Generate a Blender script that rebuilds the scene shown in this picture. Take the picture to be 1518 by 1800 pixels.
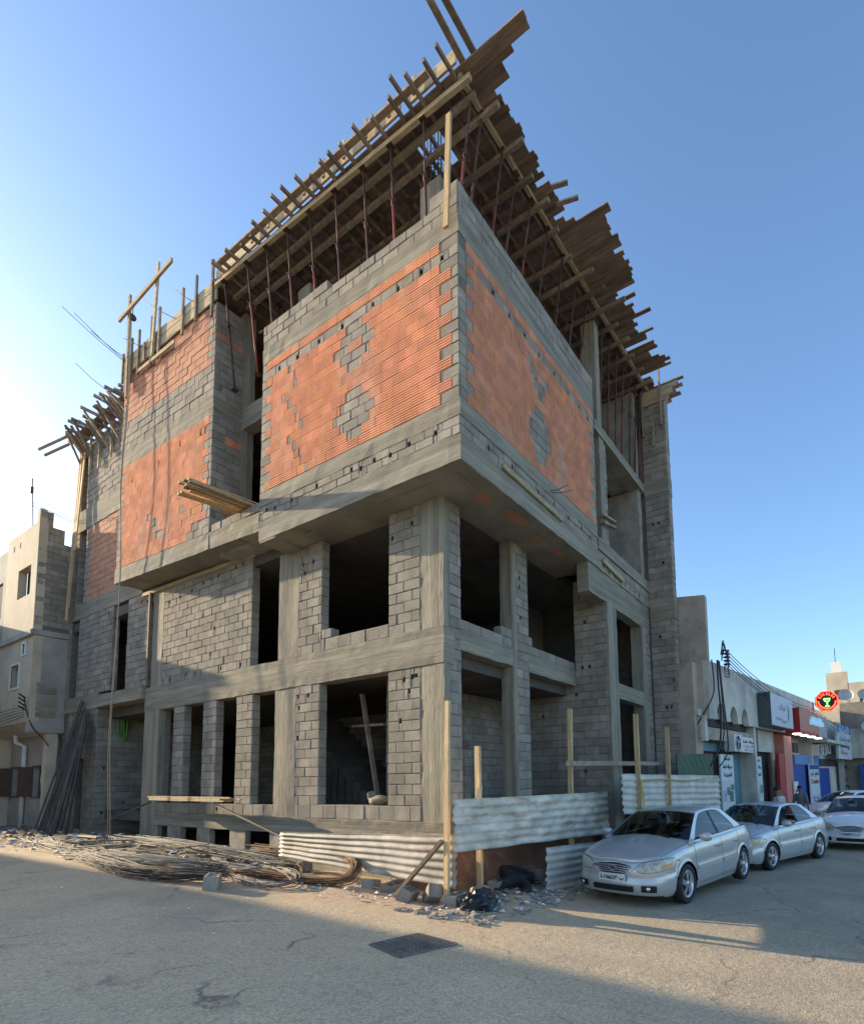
import bpy, bmesh, math, random
from mathutils import Vector, Matrix, noise
random.seed(11)
PI = math.pi
for o in list(bpy.data.objects): bpy.data.objects.remove(o)
SC = bpy.context.scene
COL = SC.collection

# ------------------------------------------------------------------ camera
cam_d = bpy.data.cameras.new('camera'); cam = bpy.data.objects.new('camera', cam_d); COL.objects.link(cam)
CAM = Vector((-7.522, -6.024, 1.55))
RIGHT = Vector((0.54544203, -0.83796138, -0.01771209)); DOWN = Vector((0.07003567, 0.06662544, -0.99531706)); FWD = Vector((0.83521733, 0.54164728, 0.09502750))
m = Matrix((RIGHT, -DOWN, -FWD)).transposed().to_4x4(); m.translation = CAM
cam.matrix_world = m
cam_d.sensor_fit = 'HORIZONTAL'; cam_d.sensor_width = 36.0
cam_d.lens = 961.5696 / 1518 * 36
cam_d.shift_x = (759 - 876.9237) / 1518; cam_d.shift_y = (1276.9297 - 900) / 1518
cam_d.clip_start = .05; cam_d.clip_end = 3000
SC.camera = cam

# ------------------------------------------------------------------ sky and sun
SUN_AZ = math.radians(10)      # from +Y towards -X
SUN_EL = math.radians(13.8)
to_sun = Vector((-math.sin(SUN_AZ) * math.cos(SUN_EL), math.cos(SUN_AZ) * math.cos(SUN_EL), math.sin(SUN_EL)))
W = bpy.data.worlds.new('World'); SC.world = W; W.use_nodes = True
nt = W.node_tree; bg = nt.nodes['Background']
sky = nt.nodes.new('ShaderNodeTexSky'); sky.sky_type = 'NISHITA'; sky.sun_disc = False
sky.sun_elevation = SUN_EL; sky.sun_rotation = -SUN_AZ
sky.air_density = 1.0; sky.dust_density = 1.3; sky.ozone_density = 3.4; sky.altitude = 20
nt.links.new(sky.outputs[0], bg.inputs[0]); bg.inputs[1].default_value = 0.15
sun_d = bpy.data.lights.new('sun', 'SUN'); sun = bpy.data.objects.new('sun', sun_d); COL.objects.link(sun)
sun_d.energy = 4.3; sun_d.angle = math.radians(.55); sun_d.color = (1, .82, .57)
sun.rotation_euler = (-to_sun).to_track_quat('-Z', 'Y').to_euler()
vs = SC.view_settings; vs.view_transform = 'Standard'; vs.look = 'None'; vs.exposure = 1.34; vs.gamma = 1; vs.use_curve_mapping = False
SC.render.engine = 'CYCLES'

# ------------------------------------------------------------------ helpers
class MB:
    def __init__(s): s.v = []; s.f = []; s.t = []; s.sm = []
    def add(s, vs_, fs, tint=.5, smooth=False):
        b = len(s.v); s.v.extend([tuple(p) for p in vs_])
        for f in fs: s.f.append(tuple(i + b for i in f)); s.t.append(tint); s.sm.append(smooth)
        return s
    def box(s, x0, y0, z0, x1, y1, z1, tint=.5):
        return s.add([(x0,y0,z0),(x1,y0,z0),(x1,y1,z0),(x0,y1,z0),(x0,y0,z1),(x1,y0,z1),(x1,y1,z1),(x0,y1,z1)],
                     [(0,3,2,1),(4,5,6,7),(0,1,5,4),(1,2,6,5),(2,3,7,6),(3,0,4,7)], tint)
    def bar(s, p0, p1, w, h, up=(0,0,1), tint=.5):
        p0 = Vector(p0); p1 = Vector(p1); d = (p1 - p0).normalized(); u = Vector(up)
        if abs(d.dot(u)) > .98: u = Vector((1,0,0))
        a = d.cross(u).normalized() * (w / 2); b = a.cross(d).normalized() * (h / 2)
        q = []
        for p in (p0, p1): q += [p - a - b, p + a - b, p + a + b, p - a + b]
        return s.add(q, [(0,3,2,1),(4,5,6,7),(0,1,5,4),(1,2,6,5),(2,3,7,6),(3,0,4,7)], tint)
    def tube(s, pts, r, n=6, tint=.5, cap=True, smooth=True):
        pts = [Vector(p) for p in pts]; k = len(pts); rr = r if isinstance(r, (list, tuple)) else [r] * k
        vv = []; ref = None
        for i, p in enumerate(pts):
            d = (pts[min(i+1,k-1)] - pts[max(i-1,0)])
            d = d.normalized() if d.length > 1e-9 else Vector((0,0,1))
            if ref is None:
                ref = d.cross(Vector((0,0,1)))
                if ref.length < .1: ref = d.cross(Vector((1,0,0)))
            a = (ref - d * ref.dot(d)).normalized(); ref = a; b = d.cross(a)
            for j in range(n):
                t = 2 * PI * j / n; vv.append(p + (a * math.cos(t) + b * math.sin(t)) * rr[i])
        ff = [(i*n+j, i*n+(j+1)%n, (i+1)*n+(j+1)%n, (i+1)*n+j) for i in range(k-1) for j in range(n)]
        if cap: ff += [tuple(range(n-1,-1,-1)), tuple(range((k-1)*n, k*n))]
        return s.add(vv, ff, tint, smooth)
    def grid(s, P, tint=.5, smooth=True, close=False):
        nu = len(P); nv = len(P[0]); vv = [p for r in P for p in r]
        ff = [(i*nv+j, i*nv+j+1, (i+1)*nv+j+1, (i+1)*nv+j) for i in range(nu-1) for j in range(nv-1)]
        return s.add(vv, ff, tint, smooth)
    def poly(s, pts, ext, tint=.5):     # prism: planar polygon pts + extrusion vector
        n = len(pts); e = Vector(ext); a = [Vector(p) for p in pts]
        return s.add(a + [p + e for p in a], [tuple(range(n-1,-1,-1)), tuple(range(n, 2*n))] + [(i,(i+1)%n,(i+1)%n+n,i+n) for i in range(n)], tint)
    def lathe(s, prof, c, ax, n=24, tint=.5):    # prof: (radius, along axis)
        ax = Vector(ax).normalized(); a = ax.cross(Vector((0,0,1)))
        if a.length < .1: a = ax.cross(Vector((1,0,0)))
        a.normalize(); b = ax.cross(a); c = Vector(c); k = len(prof)
        vv = [c + ax * h + (a * math.cos(2*PI*j/n) + b * math.sin(2*PI*j/n)) * r for r, h in prof for j in range(n)]
        ff = [(i*n+j, i*n+(j+1)%n, (i+1)*n+(j+1)%n, (i+1)*n+j) for i in range(k-1) for j in range(n)]
        return s.add(vv, ff, tint, True)
    def mesh(s, name):
        me = bpy.data.meshes.new(name); me.from_pydata(s.v, [], s.f)
        at = me.attributes.new('tint', 'FLOAT', 'FACE'); at.data.foreach_set('value', s.t)
        if any(s.sm): me.polygons.foreach_set('use_smooth', s.sm)
        me.update(); return me
    def build(s, name, mat, parent=None, label=None):
        me = s.mesh(name); me.materials.append(mat)
        o = bpy.data.objects.new(name, me); COL.objects.link(o)
        if parent: o.parent = parent
        if label: o['label'] = label
        return o
def empty(name, loc=(0,0,0), rz=0):
    o = bpy.data.objects.new(name, None); o.empty_display_size = .2; COL.objects.link(o)
    o.location = loc; o.rotation_euler = (0,0,rz); return o
def tag(o, label, cat, group=None):
    o['label'] = label; o['category'] = cat
    if group: o['group'] = group
    return o
def struct(o): o['kind'] = 'structure'; return o
def stuff(o): o['kind'] = 'stuff'; return o
def ss(a, b, t):
    t = min(max((t - a) / (b - a), 0), 1); return t * t * (3 - 2 * t)
def g(x, y):
    u = x - .35 * y
    return -.5 * ss(-5, 2.5, u) - .15 * ss(2.5, 9, u)
def R(a, b): return random.uniform(a, b)
def lerp(a, b, t): return a + (b - a) * t
def interp(tab, x):
    if x <= tab[0][0]: return tab[0][1]
    for (a, va), (b, vb) in zip(tab, tab[1:]):
        if x <= b: return lerp(va, vb, (x - a) / (b - a))
    return tab[-1][1]
ORD = ('first','second','third','fourth','fifth','sixth','seventh','eighth','ninth','tenth','eleventh','twelfth','thirteenth','fourteenth')

# ------------------------------------------------------------------ materials
def M(name, col, rough=.85, metal=0, var=.18, scale=5, stretch=(1,1,1), bump=.35, bscale=45, tint=0.0, col2=None,
      m_scale=1.2, m_rng=(.55,.7), m_stretch=(1,1,1), m_fac=1.0, bdist=.01, coat=0, spec=.4, b_stretch=(1,1,1), speck=0, huevar=0, boards=None):
    ma = bpy.data.materials.new(name); ma.use_nodes = True; t = ma.node_tree; N = t.nodes; Lk = t.links.new
    bs = N['Principled BSDF']; bs.inputs['Roughness'].default_value = rough; bs.inputs['Metallic'].default_value = metal
    bs.inputs['Specular IOR Level'].default_value = spec
    if coat: bs.inputs['Coat Weight'].default_value = coat; bs.inputs['Coat Roughness'].default_value = .06
    geo = N.new('ShaderNodeNewGeometry')
    def nz(sc, st, det=6, ro=.6):
        mp = N.new('ShaderNodeMapping'); mp.inputs['Scale'].default_value = st; Lk(geo.outputs['Position'], mp.inputs[0])
        n = N.new('ShaderNodeTexNoise'); n.inputs['Scale'].default_value = sc; n.inputs['Detail'].default_value = det
        n.inputs['Roughness'].default_value = ro; Lk(mp.outputs[0], n.inputs['Vector']); return n
    def rng(src, a, b, c, d):
        r = N.new('ShaderNodeMapRange'); r.inputs[1].default_value = a; r.inputs[2].default_value = b
        r.inputs[3].default_value = c; r.inputs[4].default_value = d; Lk(src, r.inputs[0]); return r.outputs[0]
    def mul(csock, fsock):
        x = N.new('ShaderNodeVectorMath'); x.operation = 'SCALE'; Lk(csock, x.inputs[0]); Lk(fsock, x.inputs['Scale']); return x.outputs[0]
    rgb = N.new('ShaderNodeRGB'); rgb.outputs[0].default_value = (*col, 1); c = rgb.outputs[0]
    if col2:
        mx = N.new('ShaderNodeMix'); mx.data_type = 'RGBA'; Lk(c, mx.inputs[6]); mx.inputs[7].default_value = (*col2, 1)
        Lk(rng(nz(m_scale, m_stretch, 7, .65).outputs[0], m_rng[0], m_rng[1], 0, m_fac), mx.inputs[0]); c = mx.outputs[2]
    if var: c = mul(c, rng(nz(scale, stretch).outputs[0], .3, .7, 1 - var, 1 + var))
    if boards:
        sp_ = N.new('ShaderNodeSeparateXYZ'); Lk(geo.outputs['Position'], sp_.inputs[0]); src = sp_.outputs[2]
        def mth(op, a, b):
            x = N.new('ShaderNodeMath'); x.operation = op
            for i, q in enumerate((a, b)):
                if q is None: continue
                if isinstance(q, (int, float)): x.inputs[i].default_value = q
                else: Lk(q, x.inputs[i])
            return x.outputs[0]
        if boards[0] == 'v': src = mth('ADD', sp_.outputs[0], sp_.outputs[1])
        src = mth('ADD', mth('MULTIPLY', src, 1 / boards[1]), mth('MULTIPLY', nz(.5, (1,1,1), 1).outputs[0], .25))
        wn = N.new('ShaderNodeTexWhiteNoise'); wn.noise_dimensions = '1D'; Lk(mth('FLOOR', src, None), wn.inputs['W'])
        c = mul(c, rng(wn.outputs['Value'], 0, 1, .80, 1.12)); c = mul(c, rng(mth('FRACT', src, None), 0, .06, .62, 1))
    if speck: c = mul(c, rng(nz(130, (1,1,1), 2, .5).outputs[0], .35, .65, 1 - speck, 1 + speck))
    if tint:
        at = N.new('ShaderNodeAttribute'); at.attribute_name = 'tint'; oi = N.new('ShaderNodeObjectInfo')
        ad = N.new('ShaderNodeMath'); ad.operation = 'ADD'; Lk(at.outputs['Fac'], ad.inputs[0]); Lk(oi.outputs['Random'], ad.inputs[1])
        fr = N.new('ShaderNodeMath'); fr.operation = 'FRACT'; Lk(ad.outputs[0], fr.inputs[0])
        c = mul(c, rng(fr.outputs[0], 0, 1, 1 - tint, 1 + tint))
        if huevar:
            m7 = N.new('ShaderNodeMath'); m7.operation = 'MULTIPLY'; Lk(fr.outputs[0], m7.inputs[0]); m7.inputs[1].default_value = 7.13
            f7 = N.new('ShaderNodeMath'); f7.operation = 'FRACT'; Lk(m7.outputs[0], f7.inputs[0])
            hs = N.new('ShaderNodeHueSaturation'); Lk(c, hs.inputs['Color']); Lk(rng(f7.outputs[0], 0, 1, .5 - huevar, .5 + huevar), hs.inputs['Hue'])
            Lk(rng(f7.outputs[0], 0, 1, 1 - huevar * 8, 1 + huevar * 4), hs.inputs['Saturation']); c = hs.outputs[0]
    Lk(c, bs.inputs['Base Color'])
    if bump:
        bp = N.new('ShaderNodeBump'); bp.inputs['Strength'].default_value = bump; bp.inputs['Distance'].default_value = bdist
        Lk(nz(bscale, b_stretch, 5, .65).outputs[0], bp.inputs['Height']); Lk(bp.outputs[0], bs.inputs['Normal'])
    return ma
def emit(name, col, s):
    ma = bpy.data.materials.new(name); ma.use_nodes = True; b = ma.node_tree.nodes['Principled BSDF']
    b.inputs['Base Color'].default_value = (*col, 1); b.inputs['Emission Color'].default_value = (*col, 1); b.inputs['Emission Strength'].default_value = s
    return ma
def glassmat(name, tintc, mixf):
    ma = bpy.data.materials.new(name); ma.use_nodes = True; t = ma.node_tree; N = t.nodes
    for n in list(N): N.remove(n)
    o = N.new('ShaderNodeOutputMaterial'); tr = N.new('ShaderNodeBsdfTransparent'); tr.inputs[0].default_value = (*tintc, 1)
    gl = N.new('ShaderNodeBsdfGlossy'); gl.inputs['Roughness'].default_value = .03; gl.inputs[0].default_value = (.9,.93,.95,1)
    fr = N.new('ShaderNodeFresnel'); fr.inputs[0].default_value = mixf; mx = N.new('ShaderNodeMixShader')
    t.links.new(fr.outputs[0], mx.inputs[0]); t.links.new(tr.outputs[0], mx.inputs[1]); t.links.new(gl.outputs[0], mx.inputs[2]); t.links.new(mx.outputs[0], o.inputs[0])
    return ma
m_block = M('concrete_block', (.295,.256,.205), .95, var=.22, scale=2.2, bump=.9, bscale=60, tint=.16, speck=.2, col2=(.375,.33,.262), m_scale=1.6, m_rng=(.48,.70), m_fac=.75, spec=.25)
m_clay = M('clay_brick', (.72,.325,.185), .9, var=.16, scale=3, bump=.3, bscale=60, tint=.10, col2=(.62,.45,.35), m_scale=1.1, m_rng=(.52,.74), m_stretch=(1,1,.4), m_fac=.7, speck=.07, huevar=.006, spec=.25)
m_red = M('plain_clay', (.50,.245,.155), .9, var=.18, scale=3, bump=.4, bscale=40, tint=.08, spec=.25, col2=(.46,.24,.16), m_scale=1.0, m_rng=(.5,.75), m_fac=.6, speck=.05)
m_mort = M('mortar', (.185,.163,.133), .95, spec=.25, var=.25, scale=7, bump=.8, bscale=60, speck=.12)
m_conc_h = M('board_marked_concrete', (.325,.285,.21), .92, spec=.25, var=.26, scale=1.6, stretch=(.5,.5,9), bump=.55, bscale=9, b_stretch=(.5,.5,5), bdist=.02, col2=(.24,.215,.175), m_scale=1.1, m_rng=(.47,.7), m_fac=.85, speck=.12, m_stretch=(1,1,1.5), boards=('h',.16))
m_conc_v = M('formed_concrete', (.335,.295,.22), .92, spec=.25, var=.22, scale=2.2, stretch=(9,9,.25), bump=.7, bscale=9, b_stretch=(5,5,.3), bdist=.03, col2=(.22,.20,.162), m_scale=1.3, m_rng=(.47,.7), m_stretch=(2,2,.5), m_fac=.85, speck=.12, boards=('v',.13))
m_conc = M('rough_concrete', (.34,.305,.245), .92, var=.3, scale=2.5, bump=.6, bscale=14, bdist=.02, col2=(.2,.19,.17), m_scale=1, m_fac=.6, speck=.1)
m_ceil = M('shaded_soffit', (.12,.098,.08), .95, var=.3, scale=2, bump=.4, bscale=12)  # brown clay soffit tone darkened further, interior shade put into the colour
m_dark = M('dark_interior', (.07,.068,.065), .95, var=.2, bump=0)  # near-black stand-in for the shade inside rooms and behind openings
m_wood = M('fresh_timber', (.56,.39,.20), .75, var=.3, scale=3, stretch=(6,6,.6), bump=.3, bscale=12, b_stretch=(5,5,.6), tint=.18, col2=(.38,.25,.13), m_scale=2.5, m_fac=.6)
m_wood2 = M('weathered_timber', (.27,.205,.145), .85, var=.3, scale=4, stretch=(2,2,2), bump=.4, bscale=25, tint=.35, col2=(.36,.31,.25), m_scale=2, m_fac=.6, speck=.1)
m_deck = M('dark_formwork_board', (.235,.16,.112), .85, var=.35, scale=3, stretch=(4,.7,2), bump=.4, bscale=20, tint=.35, col2=(.31,.24,.175), m_scale=1.6, m_fac=.7)
m_edge = M('edge_board', (.46,.36,.22), .85, var=.28, scale=3, stretch=(2,.8,5), bump=.3, bscale=20, tint=.22, col2=(.32,.28,.22), m_scale=1.5, m_fac=.7)
m_prop = M('rusty_steel', (.11,.055,.042), .7, .3, var=.4, scale=6, bump=.2, bscale=40, tint=.3, col2=(.10,.085,.075), m_scale=4, m_fac=.9)
m_propred = M('red_painted_steel', (.22,.05,.035), .6, .2, var=.3, scale=6, bump=.2, tint=.2, col2=(.14,.06,.045), m_scale=5, m_fac=.9)
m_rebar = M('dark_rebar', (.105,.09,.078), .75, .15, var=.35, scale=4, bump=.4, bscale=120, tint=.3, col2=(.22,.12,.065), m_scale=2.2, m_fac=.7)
m_rebar2 = M('sunlit_rebar', (.205,.19,.162), .7, .15, var=.35, scale=4, bump=.4, bscale=120, tint=.35, col2=(.27,.16,.08), m_scale=1.5, m_fac=.8)  # paler copy of the rebar, sunlight put into its colour
m_rust = M('rusty_rebar', (.22,.13,.07), .8, .2, var=.3, tint=.3, bump=.3)
m_galv = M('galvanised_sheet', (.62,.55,.44), .65, .05, var=.35, scale=2.5, stretch=(1,1,2), bump=.25, bscale=30, col2=(.36,.215,.125), m_scale=1.5, m_rng=(.53,.68), m_stretch=(.8,.8,4), m_fac=.8, speck=.06)
m_galv3 = M('dull_sheet', (.40,.365,.305), .65, .05, var=.35, scale=2.5, bump=.25, bscale=30, col2=(.30,.18,.11), m_scale=1.5, m_rng=(.53,.68), m_stretch=(.8,.8,4), m_fac=.8, speck=.08)
m_galv2 = M('grey_galvanised_sheet', (.58,.53,.45), .6, .08, var=.2, scale=2.5, bump=.15, bscale=30, col2=(.30,.29,.28), m_scale=1.6, m_stretch=(.8,.8,4), m_fac=.7)
m_earth = M('red_earth', (.20,.098,.055), .95, var=.35, scale=2, bump=1, bscale=18, bdist=.05, col2=(.32,.19,.11), m_scale=2.2, m_fac=.8, speck=.15)
m_rub = M('tyre_rubber', (.022,.022,.024), .75, bump=.3, bscale=60, var=.3, col2=(.09,.08,.07), m_scale=6, m_fac=.5)
m_bag = M('black_plastic', (.012,.012,.014), .28, bump=.4, bscale=14, var=.2, spec=.5)
m_iron = M('worn_iron', (.20,.175,.15), .75, .3, var=.25, bump=.3, tint=.2)
m_white = M('white_paint', (.72,.70,.66), .7, bump=.1, var=.1)
m_litter = M('litter', (.62,.60,.56), .7, bump=.2, var=.3, scale=9, tint=.5)
m_plast_cream = M('cream_render', (.55,.46,.335), .92, var=.16, scale=1.4, bump=.4, bscale=22, col2=(.44,.36,.26), m_scale=.7, m_fac=.8, speck=.05)
m_plast_grey = M('grey_render', (.36,.335,.29), .92, var=.22, scale=1.2, bump=.5, bscale=22, col2=(.47,.41,.31), m_scale=.8, m_fac=.8, speck=.06)
m_shopwall = M('stained_render', (.60,.545,.46), .92, var=.2, scale=1.5, bump=.4, bscale=20, col2=(.30,.275,.24), m_scale=1.2, m_rng=(.5,.75), m_stretch=(1,1,.35), m_fac=.8, speck=.05)
m_brown = M('brown_render', (.45,.365,.28), .93, var=.25, scale=1.3, bump=.7, bscale=20, bdist=.02, col2=(.25,.21,.17), m_scale=.9, m_fac=.7, speck=.08)
m_tan = M('tan_render', (.50,.43,.32), .92, var=.15, scale=1, bump=.3, speck=.04)
m_black = M('black_rubber', (.012,.012,.013), .5, bump=0, var=0)
m_chrome = M('chrome', (.75,.75,.76), .15, 1, bump=0, var=0)
m_alloy = M('alloy_wheel', (.55,.56,.58), .32, .8, bump=0, var=.12)
m_silver = M('silver_paint', (.55,.55,.54), .3, .4, var=.05, scale=2, bump=0, coat=.7, col2=(.47,.47,.46), m_scale=1.5, m_fac=.35)
m_silver2 = M('dull_silver_paint', (.52,.53,.54), .33, .4, var=.07, scale=2, bump=0, coat=.5, col2=(.43,.43,.43), m_scale=2, m_fac=.5)
m_carwhite = M('white_car_paint', (.82,.80,.76), .35, .1, var=.04, bump=0, coat=.7)
m_glass = glassmat('car_glass', (.30,.34,.34), 1.5)
m_lens = M('lamp_lens', (.46,.43,.34), .14, .1, var=.4, scale=16, bump=.1, coat=.6)
m_amber = M('amber_lens', (.55,.24,.09), .2, var=.15, bump=0, coat=.5)
m_plate = M('number_plate', (.72,.72,.70), .5, bump=0, var=.05)
m_ink = M('black_ink', (.02,.02,.02), .6, bump=0, var=0)
m_seat = M('seat_cloth', (.06,.06,.065), .9, bump=.2)
m_blue = M('blue_paint', (.022,.07,.30), .55, var=.15, bump=.1, scale=3, col2=(.03,.10,.36), m_fac=.7)
m_blue2 = M('light_blue_panel', (.12,.24,.48), .5, var=.1, bump=0)
m_redp = M('red_panel', (.42,.035,.028), .45, var=.1, bump=0)
m_salmon = M('salmon_panel', (.56,.20,.135), .55, var=.12, bump=.05)
m_greyp = M('grey_panel', (.34,.36,.38), .5, var=.08, bump=0)
m_signface = M('sign_face', (.52,.56,.60), .5, var=.06, bump=0)
m_signdk = M('sign_side', (.075,.085,.09), .5, bump=0)
m_banner = M('printed_banner', (.60,.64,.62), .6, var=.1, bump=0)
m_bgreen = M('banner_green', (.14,.30,.20), .6, var=.2, bump=0)
m_bblue = M('banner_blue', (.06,.22,.45), .6, var=.2, bump=0)
m_ac = M('white_plastic', (.62,.61,.58), .5, var=.08, bump=0)
m_grn = M('green_board', (.016,.062,.035), .5, var=.2, bump=0)
m_grn2 = M('green_stripe', (.04,.13,.075), .5, var=.1, bump=0)
m_hose = M('green_hose', (.08,.26,.05), .5, var=.1, bump=0)
m_yel = M('yellow_strap', (.55,.43,.11), .6, var=.2, bump=.1)
m_sack = M('cement_sack', (.25,.205,.145), .8, var=.2, bump=.4, bscale=20)
m_redbrown = M('brown_shutter', (.075,.045,.03), .6, var=.2, bump=.1)
m_teal = M('teal_shutter', (.13,.25,.29), .5, var=.12, bump=0)
m_rope = M('rope', (.33,.28,.21), .9, var=.2, bump=.3)
m_blackw = M('cable', (.02,.02,.021), .5, bump=0, var=0)
m_skin = M('skin', (.30,.16,.10), .6, var=.08, bump=0)
m_hair = M('hair', (.015,.012,.01), .7, var=0, bump=0)
m_shirt = M('light_shirt', (.55,.54,.52), .9, var=.1, bump=.2)
m_shirt2 = M('grey_shirt', (.16,.16,.17), .9, var=.1, bump=.2)
m_trous = M('dark_trousers', (.035,.04,.06), .9, var=.1, bump=.2)
m_neonr = emit('red_neon', (1, .05, .02), 3.2); m_neong = emit('green_neon', (.15, 1, .12), 2.2)
m_lamp = emit('lamp_white', (1, .97, .9), 1.6)
m_bluel = emit('blue_white_letters', (.40, .66, .80), .12)
m_dish = M('dish', (.46,.46,.45), .5, bump=0)

# ------------------------------------------------------------------ ground
def ground_mat():
    ma = bpy.data.materials.new('asphalt_and_sand'); ma.use_nodes = True; t = ma.node_tree; N = t.nodes; Lk = t.links.new
    bs = N['Principled BSDF']; bs.inputs['Roughness'].default_value = .88; bs.inputs['Specular IOR Level'].default_value = .35
    geo = N.new('ShaderNodeNewGeometry'); P = geo.outputs['Position']
    def nz(sc, det=6, ro=.6, st=None):
        n = N.new('ShaderNodeTexNoise'); n.inputs['Scale'].default_value = sc; n.inputs['Detail'].default_value = det; n.inputs['Roughness'].default_value = ro
        if st:
            mp = N.new('ShaderNodeMapping'); mp.inputs['Scale'].default_value = st; Lk(P, mp.inputs[0]); Lk(mp.outputs[0], n.inputs['Vector'])
        else: Lk(P, n.inputs['Vector'])
        return n.outputs[0]
    def ma_(op, a, b=None):
        x = N.new('ShaderNodeMath'); x.operation = op
        for i, q in enumerate((a, b)):
            if q is None: continue
            if isinstance(q, (int, float)): x.inputs[i].default_value = q
            else: Lk(q, x.inputs[i])
        return x.outputs[0]
    def rng(src, a, b, c, d):
        r = N.new('ShaderNodeMapRange'); r.inputs[1].default_value = a; r.inputs[2].default_value = b; r.inputs[3].default_value = c; r.inputs[4].default_value = d
        Lk(src, r.inputs[0]); return r.outputs[0]
    def mix(f, a, b):
        x = N.new('ShaderNodeMix'); x.data_type = 'RGBA'; Lk(f, x.inputs[0])
        for i, q in ((6, a), (7, b)):
            if isinstance(q, tuple): x.inputs[i].default_value = (*q, 1)
            else: Lk(q, x.inputs[i])
        return x.outputs[2]
    sep = N.new('ShaderNodeSeparateXYZ'); Lk(P, sep.inputs[0])
    # dusty side street -> darker main road towards the right
    road = rng(ma_('ADD', ma_('SUBTRACT', sep.outputs[0], ma_('MULTIPLY', sep.outputs[1], 1.1)), ma_('MULTIPLY', nz(.5), 4)), 2.0, 8.5, 0, 1)
    c = mix(rng(nz(.9, 7, .62), .35, .68, 0, 1), (.62,.475,.295), (.51,.39,.245))
    c = mix(rng(nz(.45, 6, .6), .52, .66, 0, .75), c, (.64,.49,.305))
    c = mix(road, c, mix(rng(nz(1.2), .4, .65, 0, 1), (.34,.275,.19), (.42,.335,.23)))
    c = mix(rng(nz(4.5, 8, .75), .56, .68, 0, .4), c, (.24,.195,.145))
    # stones in the asphalt
    vo = N.new('ShaderNodeTexVoronoi'); vo.inputs['Scale'].default_value = 60; Lk(P, vo.inputs['Vector'])
    sepc = N.new('ShaderNodeSeparateColor'); Lk(vo.outputs['Color'], sepc.inputs[0])
    st = rng(sepc.outputs[0], 0, 1, .76, 1.26)
    sc = N.new('ShaderNodeVectorMath'); sc.operation = 'SCALE'; Lk(c, sc.inputs[0]); Lk(st, sc.inputs['Scale']); c = sc.outputs[0]
    # cracks, patches and stains
    wob = N.new('ShaderNodeVectorMath'); wob.operation = 'ADD'; nv = N.new('ShaderNodeTexNoise'); nv.inputs['Scale'].default_value = 1.6; nv.inputs['Detail'].default_value = 5; Lk(P, nv.inputs['Vector'])
    wsc = N.new('ShaderNodeVectorMath'); wsc.operation = 'SCALE'; wsc.inputs['Scale'].default_value = .9; Lk(nv.outputs['Color'], wsc.inputs[0]); Lk(P, wob.inputs[0]); Lk(wsc.outputs[0], wob.inputs[1])
    vc = N.new('ShaderNodeTexVoronoi'); vc.feature = 'DISTANCE_TO_EDGE'; vc.inputs['Scale'].default_value = .34; Lk(wob.outputs[0], vc.inputs['Vector'])
    crk = ma_('MULTIPLY', rng(vc.outputs['Distance'], .003, .011, 1, 0), rng(nz(.6, 4), .45, .6, 0, .75))
    c = mix(crk, c, (.09,.078,.064))
    c = mix(rng(nz(.28, 4, .5), .55, .63, 0, .45), c, (.30,.25,.185))
    c = mix(rng(nz(2.1, 5, .7, (1, .35, 1)), .62, .74, 0, .45), c, (.16,.14,.115))
    c = mix(rng(nz(1.7, 9, .75), .58, .75, 0, .55), c, (.66,.52,.345))
    # sand at the foot of the site
    q = ma_('MINIMUM', ma_('ADD', sep.outputs[0], 2.15), ma_('ADD', sep.outputs[1], 2.35))
    q = ma_('MINIMUM', q, ma_('SUBTRACT', 3.2, sep.outputs[0]))
    q = ma_('ADD', q, ma_('MULTIPLY', ma_('SUBTRACT', nz(1.3, 7, .65), .5), 3.0))
    sand = rng(q, -.5, .75, 0, .95)
    sc2 = mix(rng(nz(7, 8, .7), .4, .62, 0, 1), (.60,.37,.20), (.62,.46,.30))
    sc2 = mix(rng(nz(16, 6, .7), .55, .66, 0, .8), sc2, (.16,.11,.075))
    c = mix(sand, c, sc2)
    Lk(c, bs.inputs['Base Color'])
    b1 = N.new('ShaderNodeBump'); b1.inputs['Strength'].default_value = .4; b1.inputs['Distance'].default_value = .008; Lk(vo.outputs['Distance'], b1.inputs['Height'])
    b2 = N.new('ShaderNodeBump'); b2.inputs['Strength'].default_value = .45; b2.inputs['Distance'].default_value = .035; Lk(nz(9, 8, .7), b2.inputs['Height'])
    Lk(b1.outputs[0], b2.inputs['Normal']); Lk(b2.outputs[0], bs.inputs['Normal'])
    return ma
def axis(lo, hi, step, far):
    a = []; x = lo
    while x <= hi: a.append(x); x += step
    e = step
    while a[-1] < far: e *= 1.5; a.append(a[-1] + e)
    e = step; b = []
    while (b[-1] if b else lo) > -far: e *= 1.5; b.append((b[-1] if b else lo) - e)
    return b[::-1] + a
gx = axis(-10, 12, .16, 900); gy = axis(-9, 20, .16, 900)
def gh(x, y):
    z = g(x, y)
    k = ss(-2.3, -.9, x) * ss(-2.2, -1.2, y) * (1 - ss(3, 5, x)) * (1 - ss(17, 22, y))
    if k > 0:
        z += k * (.07 * noise.noise(Vector((x*1.1, y*1.1, 3))) + .035 * noise.noise(Vector((x*4, y*4, 9))) + .05)
    z += .012 * noise.noise(Vector((x*.6, y*.6, 0))) + .004 * noise.noise(Vector((x*3, y*3, 5)))
    return z
gm = MB(); gm.grid([[(x, y, gh(x, y)) for x in gx] for y in gy], smooth=True)
m_ground = ground_mat()
struct(gm.build('ground', m_ground))

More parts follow.
